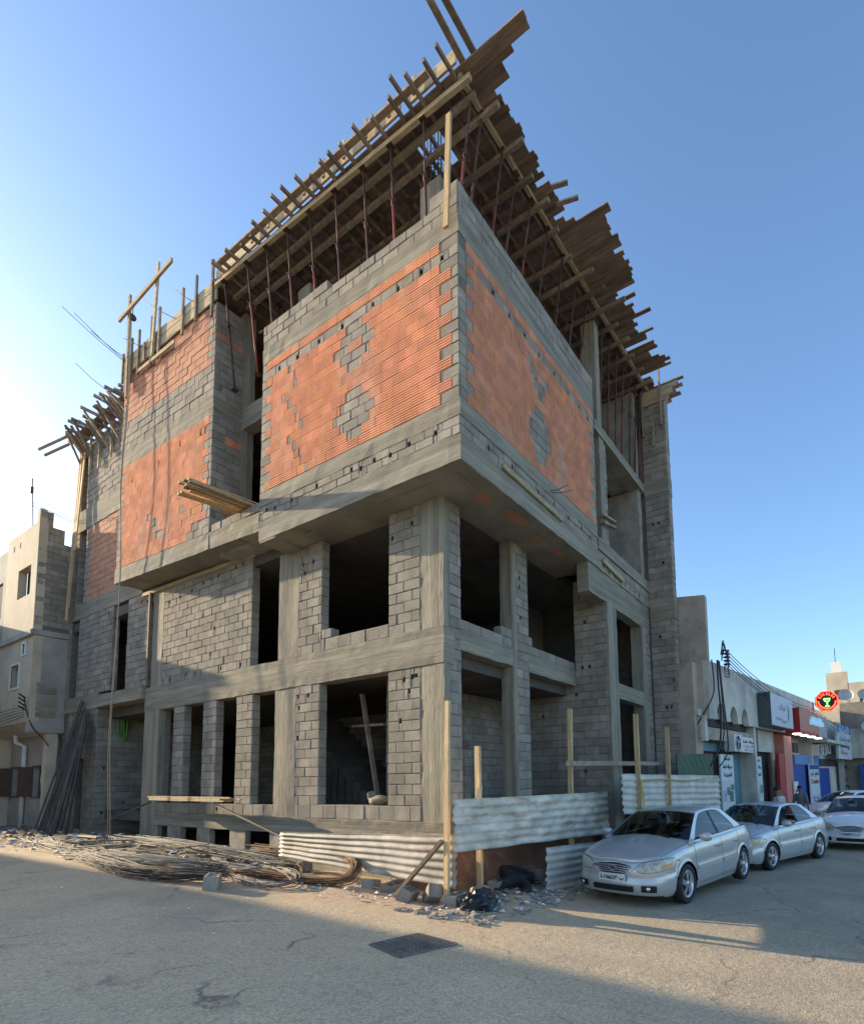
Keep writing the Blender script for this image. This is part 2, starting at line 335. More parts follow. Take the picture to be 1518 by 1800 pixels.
# ------------------------------------------------------------------ the unfinished building
B = tag(empty('unfinished_building'), 'unfinished corner building of grey blocks and red clay bricks with concrete frame', 'building')
BL = []      # block / brick pieces: (plane, c, u0, u1, v0, v1, proud, type, parent)
def hsh(*a):
    return noise.noise(Vector((a[0] * 1.7, a[1] * 1.7, a[2] * 1.7)))
def cbox(name, x0, y0, z0, x1, y1, z1, mat, par=B, step=.22, jit=.014, zf=None):
    vid = {}; V = []; F = []
    def rg(a, b):
        n = max(1, int(round((b - a) / step))); return [a + (b - a) * i / n for i in range(n + 1)]
    X, Y, Z = rg(x0, x1), rg(y0, y1), rg(z0, z1)
    def vt(p):
        k = tuple(round(q, 4) for q in p)
        if k not in vid:
            vid[k] = len(V); a, b, c = p
            ed = (a in (x0, x1)) + (b in (y0, y1)) + (c in (z0, z1)); jj = jit if ed > 1 else jit * .12
            j = lambda s: jj * (.5 * hsh(a * 2.1 + s, b * 2.1, c * 2.1) + 1.0 * hsh(a * 7 + s, b * 7, c * 7))
            zz = zf(a, b, c) if zf else c
            V.append((a + j(0), b + j(17), zz + j(31)))
        return vid[k]
    def face(A, Bv, mk, flip):
        for i in range(len(A) - 1):
            for k in range(len(Bv) - 1):
                q = [vt(mk(A[i], Bv[k])), vt(mk(A[i+1], Bv[k])), vt(mk(A[i+1], Bv[k+1])), vt(mk(A[i], Bv[k+1]))]
                F.append(tuple(q[::-1] if flip else q))
    face(X, Y, lambda a, b: (a, b, z0), True); face(X, Y, lambda a, b: (a, b, z1), False)
    face(X, Z, lambda a, b: (a, y0, b), False); face(X, Z, lambda a, b: (a, y1, b), True)
    face(Y, Z, lambda a, b: (x0, a, b), True); face(Y, Z, lambda a, b: (x1, a, b), False)
    return MB().add(V, F).build(name, mat, par)
def pt(pl, c, u, d, z): return (c + d, u, z) if pl == 'X' else (u, c + d, z)
def subtract(r, holes):
    rs = [r]
    for h in holes:
        a, b, c, d = h; out = []
        for (u0, u1, z0, z1) in rs:
            if b <= u0 or a >= u1 or d <= z0 or c >= z1: out.append((u0, u1, z0, z1)); continue
            if a > u0: out.append((u0, a, z0, z1))
            if b < u1: out.append((b, u1, z0, z1))
            m0, m1 = max(a, u0), min(b, u1)
            if c > z0: out.append((m0, m1, z0, c))
            if d < z1: out.append((m0, m1, d, z1))
        rs = out
    return rs
JT = {'g': .0055, 'c': .0048, 'r': .0035}
def lay(pl, c, u0, u1, z0, z1, par, kind=None, holes=(), pitch=.2, sh=0, u_ref=0, typ='g'):
    n = max(1, round((z1 - z0) / pitch)); p = (z1 - z0) / n
    for k in range(n):
        va = z0 + k * p; vb = va + p; runs = []
        if kind is None: runs = [[u0, u1, typ]]
        else:
            u = u0; st = .05
            while u < u1 - 1e-6:
                e = min(u + st, u1); t = kind((u + e) / 2, k)
                if runs and runs[-1][2] == t: runs[-1][1] = e
                else: runs.append([u, e, t])
                u = e
        for a, b, t in runs:
            if t is None: continue
            L = .3 if t == 'c' else .4
            cut = [a]; x = math.floor((a - u_ref) / L) * L + u_ref + (L / 2 if k % 2 else 0) - L
            while x < b:
                if x > a + .07 and x < b - .07: cut.append(x + R(-.012, .012))
                x += L
            cut.append(b)
            for q0, q1 in zip(cut, cut[1:]):
                segs = [(q0, q1)]
                for h in holes:
                    if h[3] > va + .02 and h[2] < vb - .02:
                        ns = []
                        for s0, s1 in segs:
                            if h[1] <= s0 or h[0] >= s1: ns.append((s0, s1)); continue
                            if h[0] > s0 + .03: ns.append((s0, h[0]))
                            if h[1] < s1 - .03: ns.append((h[1], s1))
                        segs = ns
                for h in holes:
                    if h[3] > va + .02 and h[2] < vb - .02 and h[1] > q0 and h[0] < q1:
                        for y0_, y1_ in ((va, h[2]), (h[3], vb)):
                            if y1_ - y0_ > .03: s_ = sh * (h[0] - 6.5); BL.append((pl, c, max(h[0], q0), min(h[1], q1), y0_ + s_ + .002, y1_ + s_ - .002, R(0,.005), t, par))
                for s0, s1 in segs:
                    s = sh * ((s0 + s1) / 2 - 6.5) if sh else 0
                    pr = R(0, .011) if t != 'c' else R(0, .006)
                    if random.random() < .04: pr -= .006
                    BL.append((pl, c, s0 + (JT[t] if s0 == q0 else .0), s1 - (JT[t] if s1 == q1 else .0), va + s + JT[t] + R(-.003,.003), vb + s - JT[t] + R(-.003,.003), pr, t, par))
def wall(pl, c, u0, u1, z0, z1, th=.2, holes=(), kind=None, name='block_wall', par=B, sh=0, ends=True, mat=None, u_ref=0, typ='g', back=None):
    if back is None: back = .028 if name == 'brick_wall' else .011
    mb = MB()
    for a, b, e, d in subtract((u0 + (.01 if ends else 0), u1, z0, z1), holes):
        q = []
        for dd in (back, th):
            for (u, z) in ((a, e), (b, e), (b, d), (a, d)):
                q.append(pt(pl, c, u, dd, z + (sh * (u - 6.5) if sh else 0)))
        mb.add(q, [(0,1,2,3),(4,7,6,5),(0,4,5,1),(1,5,6,2),(2,6,7,3),(3,7,4,0)])
    o = mb.build(name, mat or m_mort, par)
    lay(pl, c, u0, u1, z0, z1, o, kind, holes, sh=sh, u_ref=u_ref, typ=typ)
    if ends: lay('Y' if pl == 'X' else 'X', u0, c + .0, c + th, z0, z1, o, sh=0)
    return o
def hl(*l): return [(u - .036, u + .036, z - .042, z + .042) for u, z in l]

# ---- ground floor, left face (plane X = 0)
cbox('column', 0, 0, -.7, .18, .55, 6.75, m_conc_v); cbox('column', .18, .25, -.7, .5, .55, 6.75, m_conc_v)
cbox('column', -.004, 4.13, .8, .3, 4.86, 3.63, m_conc_v); cbox('column', -.002, 4.08, 4.3, .3, 4.8, 6.75, m_conc_v)
cbox('column', -.02, 10.07, -.1, .3, 10.88, 3.63, m_conc_v); cbox('column', -.004, 10.06, 4.3, .3, 10.66, 7.15, m_conc_v)
cbox('foundation_beam', -.03, -.02, .46, .3, 10.07, .8, m_conc_h)
prev = 0.0
for a, b in ((4.95, 5.88), (6.49, 7.37), (7.94, 8.75), (9.39, 9.94)):
    cbox('basement_pier', -.005, prev, -.5, .13, a, .46, m_conc); prev = b
    cbox('vent_sill', .02, a - .02, -.5, .12, b + .02, .06 + R(-.03,.03), m_conc)
cbox('basement_pier', -.005, prev, -.5, .13, 10.07, .46, m_conc)
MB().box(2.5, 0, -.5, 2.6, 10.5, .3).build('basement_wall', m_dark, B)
cbox('beam', -.025, -.012, 3.63, .3, 10.9, 4.3, m_conc_h)
cbox('beam', -.12, 10.9, 4.0, .3, 14.0, 4.38, m_conc_h)
wall('X', 0, .55, 4.13, .8, 1.08); wall('X', 0, 4.86, 10.07, .8, 1.06, holes=hl((7.1, .93)))
wall('X', 0, .55, 1.36, 1.08, 3.63, holes=hl((.95,3.42),(.82,3.2),(.66,3.46),(1.05,2.65),(.75,3.45)), u_ref=.55)
wall('X', 0, 3.35, 4.13, 1.06, 3.63, holes=hl((3.72,3.4),(4.05,3.4),(4.02,3.15),(4.05,2.5)))
for a, b in ((5.72, 6.37), (7.24, 7.84), (8.77, 9.3)): wall('X', 0, a, b, 1.06, 3.63, u_ref=a)
# recess at the left: side wall facing the camera, its lit front end and the wall beyond
wall('Y', 14.0, .0, 4.0, -.1, 4.0, holes=hl((.25,2.1),(.25,.7),(.85,1.0)))
wall('X', 0, 14.2, 14.9, -.1, 4.0, ends=False)
wall('X', .05, 15.6, 17.0, -.1, 4.5, ends=True, holes=hl((16.0,3.4),(16.5,3.4)))
cbox('beam', -.03, 14.0, 4.0, .3, 16.6, 4.5, m_conc_h)
cbox('lintel', .04, 14.9, 2.45, .3, 15.6, 4.0, m_conc)
# ---- first floor, left face
wall('X', 0, .55, 1.35, 4.3, 6.75, holes=hl((.75,6.42),(1.25,6.25)), u_ref=.55)
wall('X', 0, 3.32, 4.08, 4.3, 6.75, holes=hl((3.62,6.35),(3.95,6.35),(3.9,6.15)))
wall('X', 0, 1.35, 3.32, 4.3, 4.56, ends=False); wall('X', 0, 3.0, 3.3, 4.56, 4.76)
HW = hl((6.3,6.93),(6.55,6.9),(7.35,6.86),(7.7,6.85),(8.05,6.82),(8.6,6.72),(9.2,6.66),(9.75,6.62),(8.0,5.9),(7.6,4.85),(6.25,4.4),(7.1,4.42),(8.3,4.42),(8.75,4.45),(9.6,4.42),(9.95,4.42),(7.45,5.5))
wall('X', 0, 5.85, 10.06, 4.3, 7.06, holes=HW)
wall('X', 0, 10.83, 12.25, 4.38, 7.2, holes=hl((11.4,6.95),(11.05,6.9),(11.6,4.5)))
wall('X', 0, 13.26, 15.78, 4.5, 7.2, holes=hl((13.6,7.05),(14.2,7.0)))
wall('X', 0, 16.45, 16.7, 4.5, 7.2)
cbox('slab_edge', -.015, 11.35, 7.2, .3, 16.7, 7.72, m_conc_h)
MB().bar((-.05, 10.79, 4.4), (-.05, 10.79, 7.1), .07, .05).build('formwork_stud', m_wood2, B)
MB().bar((-.03, 5.7, 7.02), (-.03, 11.3, 7.13), .05, .1).build('formwork_strip', m_edge, B)
# ---- corner bay
cbox('slab_edge', -.74, -.97, 6.75, -.44, 4.5, 7.2, m_conc_h, step=.25); cbox('slab_edge', -.44, -.97, 6.75, 4.98, -.67, 7.2, m_conc_h, step=.25)
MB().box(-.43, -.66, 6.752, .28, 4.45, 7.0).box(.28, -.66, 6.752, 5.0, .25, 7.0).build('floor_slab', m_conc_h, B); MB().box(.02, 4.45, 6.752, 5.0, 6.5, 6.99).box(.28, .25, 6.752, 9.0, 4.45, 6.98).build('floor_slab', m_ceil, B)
cbox('soffit_beam', -.735, 3.95, 6.70, 0, 4.46, 6.752, m_conc_h)
bayh = hl((-.45,7.38),(.15,7.4),(.6,7.36),(1.0,7.4),(1.35,7.36),(1.6,7.42),(3.4,7.36),(3.95,7.36),(4.25,7.4),(2.6,7.42))
wall('X', -.735, -.965, 4.5, 7.2, 7.52, th=.2, holes=bayh, ends=False)
wall('Y', -.965, -.73, 4.97, 7.2, 7.52, th=.2, holes=hl((.1,7.36),(.9,7.4),(1.9,7.36),(2.6,7.4),(3.3,7.36),(4.0,7.4),(4.5,7.36)), ends=False)
cbox('beam', -.745, -.975, 7.52, -.44, 4.495, 7.83, m_conc_h, step=.25); cbox('beam', -.44, -.975, 7.52, 4.975, -.67, 7.83, m_conc_h, step=.25)
def inrow(tab, k, u, c): return k in tab and abs(u - c) < tab[k]
def k_left(u, k):
    if u + .97 < (.42 if k % 2 == 0 else .17): return 'g'
    if 4.5 - u < (.36 if k % 2 else .16): return 'g'
    if k == 13: return 'g'
    if inrow({1:.2,2:.4,3:.58,4:.4,5:.22}, k, u, 1.56): return 'g'
    if inrow({8:.2,9:.4,10:.58,11:.4,12:.22}, k, u, 1.56) and not (k == 10 and abs(u - 1.56) < .2): return 'g'
    z = 7.93 + .2 * k
    for (ua, za, ub, zb) in ((3.9, 9.95, 3.05, 8.9), (3.6, 8.8, 2.88, 7.9), (3.58, 10.4, 3.28, 9.9)):
        if ub < u < ua and abs(lerp(za, zb, (ua - u) / (ua - ub)) - z) < .115 and int(u / .1) % 2: return 'g'
    return 'c'
def k_right(u, k):
    if u + .72 < (.42 if k % 2 else .2): return 'g'
    if 4.97 - u < (.34 if k % 2 else .16): return 'g'
    if k == 13 and u > -.15: return 'g'
    if inrow({1:.2,2:.3,3:.48,4:.48,5:.38,6:.2}, k, u, 2.04): return 'g'
    if (k == 11 and 1.58 < u < 1.8) or (k == 10 and (1.7 < u < 1.98 or 2.15 < u < 2.45)) or (k == 9 and 1.85 < u < 2.3) or (k == 8 and 2.0 < u < 2.2): return 'g'
    return 'c'
bh = hl((-.62,10.52),(-.15,10.52),(.4,10.5),(1.05,10.53),(1.9,10.5),(2.6,10.52),(3.3,10.5),(3.9,10.52))
wall('X', -.735, -.965, 4.5, 7.83, 10.83, th=.2, kind=k_left, holes=bh, name='brick_wall', ends=False, u_ref=-.965)
wall('Y', -.965, -.72, 4.97, 7.83, 10.83, th=.2, kind=k_right, holes=hl((.35,10.55),(.9,10.5),(1.5,10.52),(2.1,10.5),(2.8,10.53),(3.5,10.5),(4.1,10.52),(4.6,10.5)), name='brick_wall', ends=False, u_ref=-.72)
wall('Y', 4.3, -.73, .2, 7.2, 10.83, th=.2, ends=False)
cbox('beam', -.745, -.975, 10.83, -.44, 4.495, 11.18, m_conc_h, step=.25); cbox('beam', -.44, -.975, 10.83, 4.975, -.67, 11.18, m_conc_h, step=.25)
wall('X', -.735, -.965, 4.5, 11.18, 11.55, ends=False); wall('X', -.735, -.965, -.35, 11.55, 11.82, ends=True); wall('X', -.735, 2.35, 4.5, 11.55, 11.76, ends=True)
wall('Y', -.965, -.72, 4.97, 11.18, 11.8, ends=False)
MB().box(-.44, -.67, 10.9, 5.0, 4.3, 11.15).box(.31, 4.3, 10.9, 9.0, 16.3, 11.15).box(5.0,.0,10.9,9.0,4.3,11.15).build('floor_slab', m_conc, B)
# ---- recessed balcony between bay and wing
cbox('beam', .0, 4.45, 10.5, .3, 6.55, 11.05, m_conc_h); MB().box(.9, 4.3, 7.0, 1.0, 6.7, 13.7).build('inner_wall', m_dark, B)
cbox('slab_edge', -.74, 4.5, 7.0, -.45, 6.5, 7.42, m_conc_h, zf=lambda x, y, z: z + .04 * (y - 4.5))
wall('X', -.735, 4.5, 6.4, 7.46, 7.66, ends=False)
cbox('balcony_slab', -.45, 4.5, 7.0, .8, 6.5, 7.3, m_conc)
# ---- left wing
sf = lambda x, y, z: z + .04 * (y - 6.5)
cbox('slab_edge', -.745, 6.5, 7.08, -.45, 11.4, 7.5, m_conc_h, zf=sf)
MB().add([(-.45,6.5,7.10),(.1,6.5,7.10),(.1,11.38,7.30),(-.45,11.38,7.30),(-.45,6.5,7.3),(.1,6.5,7.3),(.1,11.38,7.5),(-.45,11.38,7.5)],
         [(0,3,2,1),(4,5,6,7),(0,1,5,4),(1,2,6,5),(2,3,7,6),(3,0,4,7)]).build('wing_slab', m_conc_h, B)
def k_wing(u, k):
    if u - 6.5 < (.36 if k % 2 else .16): return 'g'
    if 11.35 - u < (.30 if k % 2 else .14): return 'g'
    if (k in (3,4) and 9.0 < u < 9.3) or (k == 2 and 8.7 < u < 9.1) or (k == 4 and 7.7 < u < 7.9) or (k == 5 and 9.4 < u < 9.6): return 'g'
    if k < 2 and u < 7.3 + .2 * (k == 0): return 'g'
    return 'c'
wall('X', -.735, 6.5, 11.35, 7.5, 10.5, th=.2, kind=k_wing, name='brick_wall', sh=.04, ends=False, holes=hl((7.0,10.15),(8.0,10.18),(9.1,10.05),(10.6,9.95)))
cbox('beam', -.745, 6.495, 10.5, -.5, 11.36, 10.98, m_conc_h, zf=sf)
wall('X', -.735, 6.5, 11.35, 10.98, 11.86, th=.2, sh=.04, ends=False)
def k_wing2(u, k):
    if u - 6.5 < (.36 if k % 2 else .16): return 'g'
    if 11.35 - u < .16 and k < 3: return 'g'
    return 'r'
wall('X', -.735, 6.5, 11.35, 11.86, 13.46, th=.2, kind=k_wing2, name='brick_wall', sh=.04, ends=False)
def k_ret(u, k):
    if k in (3, 4, 5) and u > -.42 + .1 * (k % 2): return 'c'
    if k in (13,) and u > -.45: return 'c'
    return 'g'
wall('Y', 6.5, -.73, .0, 7.3, 10.5, kind=k_ret, ends=False); cbox('beam', -.735, 6.49, 10.5, .0, 6.7, 10.98, m_conc_h)
wall('Y', 6.5, -.73, .0, 10.98, 13.5, kind=lambda u, k: 'r' if k == 8 and u < .0 else 'g', ends=False)
cbox('column', .0, 6.45, 7.3, .3, 6.75, 13.7, m_conc_v)
wall('Y', 11.35, -.73, 0, 7.4, 13.6, th=-.2, ends=False)
# ---- far left strip (plane X = 0)
def k_far(u, k): return 'g' if u < 13.15 or u > 15.35 - .15 * (k % 2) else 'r'
wall('X', 0, 11.35, 15.6, 7.72, 10.35, kind=k_far, name='brick_wall', ends=False)
wall('X', 0, 16.15, 16.6, 7.72, 10.35, ends=True)
cbox('beam', -.02, 11.35, 10.35, .3, 16.62, 11.1, m_conc_h)
wall('X', 0, 11.35, 15.75, 11.1, 13.55, ends=False); wall('X', 0, 16.2, 16.6, 11.1, 13.55, ends=True)
cbox('beam', 0.003, 15.75, 13.1, .3, 16.2, 13.55, m_conc_h)
# ---- right face (plane Y = 0)
wall('Y', 0, .18, .52, .3, 6.75, ends=False)
cbox('column', 2.36, .0, -.5, 2.52, .3, 6.75, m_conc_v); wall('Y', 0, 2.52, 3.06, -.3, 6.75, th=.3, holes=hl((2.7,6.0),(2.7,5.8),(2.72,5.1)), ends=False)
cbox('beam', .5, .0, 3.95, 2.38, .28, 4.35, m_conc_h); wall('Y', 0.02, .52, 2.36, 4.35, 4.55, ends=False); wall('Y', 0.02, 1.95, 2.36, 4.55, 4.75)
cbox('beam', 3.06, .0, 3.93, 5.5, .28, 4.35, m_conc_h); wall('Y', 0.02, 3.06, 5.5, 4.35, 4.55, ends=False); wall('Y', .02, 3.06, 3.25, 4.55, 4.75)
cbox('ground_beam', .18, -.02, -.5, 5.5, .25, .3, m_conc_h)
wall('X', 5.5, -.9, 2.4, .3, 3.95, holes=hl((1.0,3.2),(-.2,1.7),(.0,3.7)), ends=False); wall('X', 5.5, -.9, .0, 3.95, 6.75, ends=False, holes=hl((-.3,5.6),(-.4,4.4),(-.2,4.4)))
wall('Y', 2.1, .9, 5.5, .3, 3.7, holes=hl((1.6,2.6)), ends=True); MB().box(5.6, 2.2, .3, 9.0, 2.4, 3.7).build('inner_wall', m_dark, B); wall('X', 2.1, 1.1, 2.1, .3, 2.2)  # inner_wall is added here to keep side light out of the rooms
wall('Y', .35, 1.6, 2.3, .3, .75, ends=True)
cbox('beam', 4.4, -.93, 6.02, 9.02, -.63, 6.74, m_conc_h)
cbox('column', 5.5, -.95, -.7, 6.13, -.9, 6.02, m_conc_v); cbox('column', 5.52, -.9, -.7, 6.1, -.6, 6.02, m_conc_v)
cbox('column', 8.2, -.935, -.7, 8.52, -.6, 6.02, m_conc_v); wall('Y', -.93, 8.52, 9.0, -.65, 6.02, ends=False)
cbox('beam', 6.1, -.93, 3.6, 8.3, -.65, 4.0, m_conc_h)
wall('Y', -.955, 4.98, 9.02, 6.74, 7.24, ends=False, holes=hl((5.3,6.9),(5.7,6.85),(6.1,6.9),(6.5,6.9),(6.9,6.9),(7.3,6.9),(7.7,6.9),(8.1,6.9)))
cbox('slab_edge', 4.98, -1.0, 7.24, 9.02, -.6, 7.55, m_conc_h); MB().box(4.98, -.6, 7.2, 9.0, 6, 7.5).build('balcony_slab', m_conc, B)
cbox('slab_edge', 4.98, -1.0, 10.45, 9.0, -.6, 10.72, m_conc_h); MB().box(4.98, -.6, 10.5, 9.0, 0, 10.71).build('balcony_slab', m_conc, B)
cbox('column', 5.32, -.96, 7.55, 5.62, -.55, 10.45, m_conc_v); cbox('column', 5.32, -.93, 10.72, 5.62, -.55, 13.75, m_conc_v)
wall('Y', -.93, 5.62, 5.85, 7.55, 10.45, ends=False)
cbox('shear_wall', 8.55, -.9, 7.55, 8.85, .3, 10.45, m_conc); cbox('shear_wall', 8.55, -.85, 10.72, 8.85, .3, 13.7, m_conc)
MB().bar((5.2, -1.02, 8.02), (5.95, -1.06, 8.14), .1, .05).build('clamp_plank', m_wood2, B); MB().bar((5.2, -1.02, 8.22), (5.95, -1.06, 8.3), .1, .05).build('clamp_plank', m_wood2, B)
# far pier projecting into the street
fh = hl((-1.5,6.9),(-1.25,5.8),(-1.6,4.4),(-1.5,3.6),(-1.35,3.6),(-1.2,9.4),(-1.35,9.4),(-1.45,8.1))
for a, b in ((-.75, 6.3), (7.0, 10.25), (10.85, 13.4)): wall('X', 9.0, -1.72, -.97, a, b, th=.35, holes=fh, ends=True)
for a, b in ((6.3, 7.0), (10.25, 10.85), (13.4, 13.72)): cbox('band_beam', 8.985, -1.74, a, 9.35, -.97, b, m_conc_h)
# bodies that close the inside
MB().box(9.05, -.965, -.7, 9.25, 16.4, 13.7).build('rear_wall', m_mort, B); MB().box(.02, 16.42, -.7, 9.05, 16.6, 13.7).build('party_wall', m_mort, B)
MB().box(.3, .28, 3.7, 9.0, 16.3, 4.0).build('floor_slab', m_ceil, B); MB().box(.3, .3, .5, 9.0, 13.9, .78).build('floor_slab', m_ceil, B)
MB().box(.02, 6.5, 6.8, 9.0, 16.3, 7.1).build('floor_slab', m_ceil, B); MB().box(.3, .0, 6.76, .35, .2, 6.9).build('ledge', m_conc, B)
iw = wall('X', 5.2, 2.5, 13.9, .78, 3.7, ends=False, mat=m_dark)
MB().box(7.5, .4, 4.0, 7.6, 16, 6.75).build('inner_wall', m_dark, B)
MB().box(6.2, -.3, 7.2, 6.4, 4.3, 10.8).box(2.6, 4.6, 11.2, 2.8, 16, 13.7).box(6.6, .2, 11.2, 6.8, 6.3, 13.7).box(6.4, 2.0, .3, 9.0, 2.2, 10.4).box(5.9,.4,7.5,8.5,.6,10.4).build('inner_wall', m_mort, B)
for x, y, w, d in ((.0,.0,.38,.5),(.1,4.0,.5,.45),(5.0,.4,.4,.5),(3.0,4,.4,.4)): cbox('column', x, y, 11.15, x + w, y + d, 13.3, m_conc_v)
# spalled red clay blocks showing through the soffit
for x, y, a, b in ((.55,-.55,.6,.28),(1.55,-.62,.9,.3),(2.6,-.5,.5,.25),(3.5,-.55,.7,.24)):
    q = []; n = 14
    for i in range(n):
        t = 2*PI*i/n; k = R(.75, 1.15); q.append((x + a*.5*k*math.cos(t), y + b*.5*k*math.sin(t), 6.745))
    MB().poly(q, (0,0,.02)).build('exposed_clay_patch', m_red, B)
# stairs, brace and cement sack inside the big ground-floor opening
st = MB()
for i in range(15): st.box(1.2, 2.7 + i*.24, .78, 2.6, 2.96 + i*.24, .78 + .185*(i+1))
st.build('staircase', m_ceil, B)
for p, q in (((1.0,2.6,1.0),(1.05,3.2,3.5)), ((.95,2.4,2.75),(1.15,3.6,2.8))): MB().bar(p, q, .1, .05).build('brace_plank', m_wood2, B)
# starter bars and column rebar above the roof
rb = MB()
for i in range(4):
    for j in range(3): rb.tube([(.02+.1*i, .05+.18*j, 13.2), (.02+.1*i+R(-.02,.02), .05+.18*j, 14.9+R(-.2,.2))], .011, 5)
for k in range(7):
    z = 13.38 + .1*k; rb.tube([(.0,.03,z),(.36,.03,z),(.36,.43,z),(.0,.43,z),(.0,.03,z)], .008, 4)
rb.build('column_rebar', m_rebar, B)

# ---- turn the collected pieces into blocks and bricks
CACHE = {}
def piece_geo(L, H, typ, pr, var):
    rs = random.Random(var * 7 + int(L * 100)); j = lambda a: rs.uniform(-a, a)
    h = L / 2; k = H / 2
    if typ == 'c':
        n = 4; V = []; F = []
        for i in range(n):
            a = -k + H * i / n; b = a + H / n
            for z, d in ((a + .001, .006), (a + .013, .006), (a + .018, -.010), (b - .003, -.010)):
                V += [(-h, d, z), (h, d, z)]
        m_ = len(V) // 2
        for i in range(m_ - 1): F.append((2*i, 2*i+1, 2*i+3, 2*i+2))
        o = len(V); V += [(-h, .032, -k), (h, .032, -k), (-h, .032, k), (h, .032, k)]
        F += [(0, o, o+1, 1), (o-2, o-1, o+3, o+2), tuple([o, o+2] + [2*i for i in range(m_-1,-1,-1)])[:], tuple([o+3, o+1] + [2*i+1 for i in range(m_)])]
        return V, F
    e = .007
    V = [(-h,.022,-k),(h,.022,-k),(h,.022,k),(-h,.022,k)]
    V += [(-h+j(.003),e,-k+j(.003)),(h+j(.003),e,-k+j(.003)),(h+j(.003),e,k+j(.003)),(-h+j(.003),e,k+j(.003))]
    c = [rs.uniform(.004, .012) for _ in range(4)]
    V += [(-h+c[0],j(.002),-k+c[1]),(h-c[1],j(.002),-k+c[2]),(h-c[2],j(.002),k-c[3]),(-h+c[3],j(.002),k-c[0])]
    F = [(0,1,5,4),(1,2,6,5),(2,3,7,6),(3,0,4,7),(4,5,9,8),(5,6,10,9),(6,7,11,10),(7,4,8,11),(8,9,10,11)]
    return V, F
def world_piece(s):
    pl, c, a, b, z0, z1, pr, t, par = s
    uc = (a + b) / 2; zc = (z0 + z1) / 2
    return (Vector((c - pr, uc, zc)) if pl == 'X' else Vector((uc, c - pr, zc)), b - a, z1 - z0)
def score(s):
    p, L, H = world_piece(s); v = CAM - p; n = Vector((-1,0,0)) if s[0] == 'X' else Vector((0,-1,0))
    return L * H * max(0, v.normalized().dot(n)) / v.length_squared
for key, types, nm, rest in (('block', 'g', 'block', 'block_courses'), ('brick', 'cr', 'brick', 'brick_courses')):
    S = [s for s in BL if s[7] in types and s[1] not in (5.2,)]; S.sort(key=score, reverse=True)
    S += [s for s in BL if s[7] in types and s[1] in (5.2,)]
    for s in S[:290]:
        p, L, H = world_piece(s); t = s[7]; v = random.randrange(4); kk = (t, round(L, 2), v)
        if kk not in CACHE:
            V, F = piece_geo(round(L, 2), .187, t, 0, v); me = MB().add(V, F, 0.0).mesh(nm); me.materials.append(m_clay if t == 'c' else m_red if t == 'r' else m_block); CACHE[kk] = me
        o = bpy.data.objects.new(nm, CACHE[kk]); COL.objects.link(o); o.parent = s[8]
        o.location = p; o.rotation_euler = (R(-.006,.006), R(-.006,.006), -PI/2 if s[0] == 'X' else 0); o.scale = (L / round(L, 2), 1, H / .187)
    for tt, mat, nn in (('g', m_block, 'block_courses'), ('c', m_clay, 'brick_courses'), ('r', m_red, 'plain_brick_courses')):
        mb = MB()
        for s in S[290:]:
            if s[7] != tt: continue
            p, L, H = world_piece(s); V, F = piece_geo(L, H, tt, 0, random.randrange(4))
            if s[0] == 'X': V = [(p.x + y, p.y - x, p.z + z) for x, y, z in V]
            else: V = [(p.x + x, p.y + y, p.z + z) for x, y, z in V]
            mb.add(V, F, random.random())
        if mb.v: stuff(mb.build(nn, mat, B))

# ------------------------------------------------------------------ roof formwork
FW = tag(empty('roof_formwork', (0,0,0)), 'timber roof formwork of boards, joists and bearers overhanging the top storey', 'formwork')
bearers = [(-.6,-1.18),(-.35,-1.1),(.01,-1.37),(.75,-1.46),(1.4,-1.3),(2.0,-1.35),(2.66,-1.24),(3.41,-1.2),(4.0,-1.5),(4.63,-1.55),(5.23,-1.85),(5.9,-1.4),(6.53,-1.48),(7.2,-1.4),(7.9,-1.45),(8.55,-1.53),(9.05,-1.95)]
for i, (x, ye) in enumerate(bearers):
    MB().bar((x, ye, 13.8 + R(-.01,.01)), (x - (.22 if i == 0 else R(-.04,.04)), 6.4, 13.8), .085, .1, tint=R(0,1)).build('bearer', m_edge if i in (0,) else m_wood2, FW)
tips = [(-1.21,-.9),(-1.17,-.59),(-1.21,-.2),(-1.33,.05),(-1.13,.28),(-1.1,.75),(-1.2,1.15),(-1.13,1.59),(-1.16,1.89),(-1.16,2.14),(-1.09,2.52),(-1.25,2.79),(-1.28,3.21),(-1.29,3.52),(-1.2,3.93),(-1.19,4.36),(-1.03,4.67),(-1.03,5.04),(-1.17,5.44),(-1.09,5.8),(-1.18,5.99),(-.91,6.43)]
for x, y in tips: MB().bar((x, y, 13.9 + R(-.012,.012)), (9.2, y + R(-.06,.06), 13.9), .05, .085, tint=R(0,1)).build('joist', m_wood2, FW)
MB().bar((-.66, -.985, 13.9), (9.3, -1.2, 13.9), .075, .1).build('joist', m_edge, FW)
MB().bar((-.95, -.5, 13.985), (-1.0, 6.0, 13.985), .12, .05).build('side_rail', m_wood2, FW)
for a, b in ((-1.0, .1), (.3, 2.4), (2.4, 4.6), (4.6, 6.45)): MB().box(-.80, a, 13.985, -.76, b, 14.22 + R(-.03,.05)).build('edge_board', m_edge, FW)
x = -.73; i = 0
ends = [(-.73,-2.32),(-.53,-1.93),(-.36,-1.68),(-.15,-1.44),(2.7,-1.56),(2.86,-2.36),(3.05,-2.2),(3.6,-2.27),(3.9,-2.0),(4.1,-2.22),(4.9,-2.15),(5.0,-1.72),(5.35,-1.78),(5.5,-1.95),(5.7,-1.75),(5.9,-2.1),(6.1,-1.75),(6.6,-1.9),(7.0,-1.98),(7.5,-1.7),(7.7,-2.02),(8.2,-2.05),(8.35,-1.45),(8.9,-1.45),(9.0,-2.12),(9.5,-2.1)]
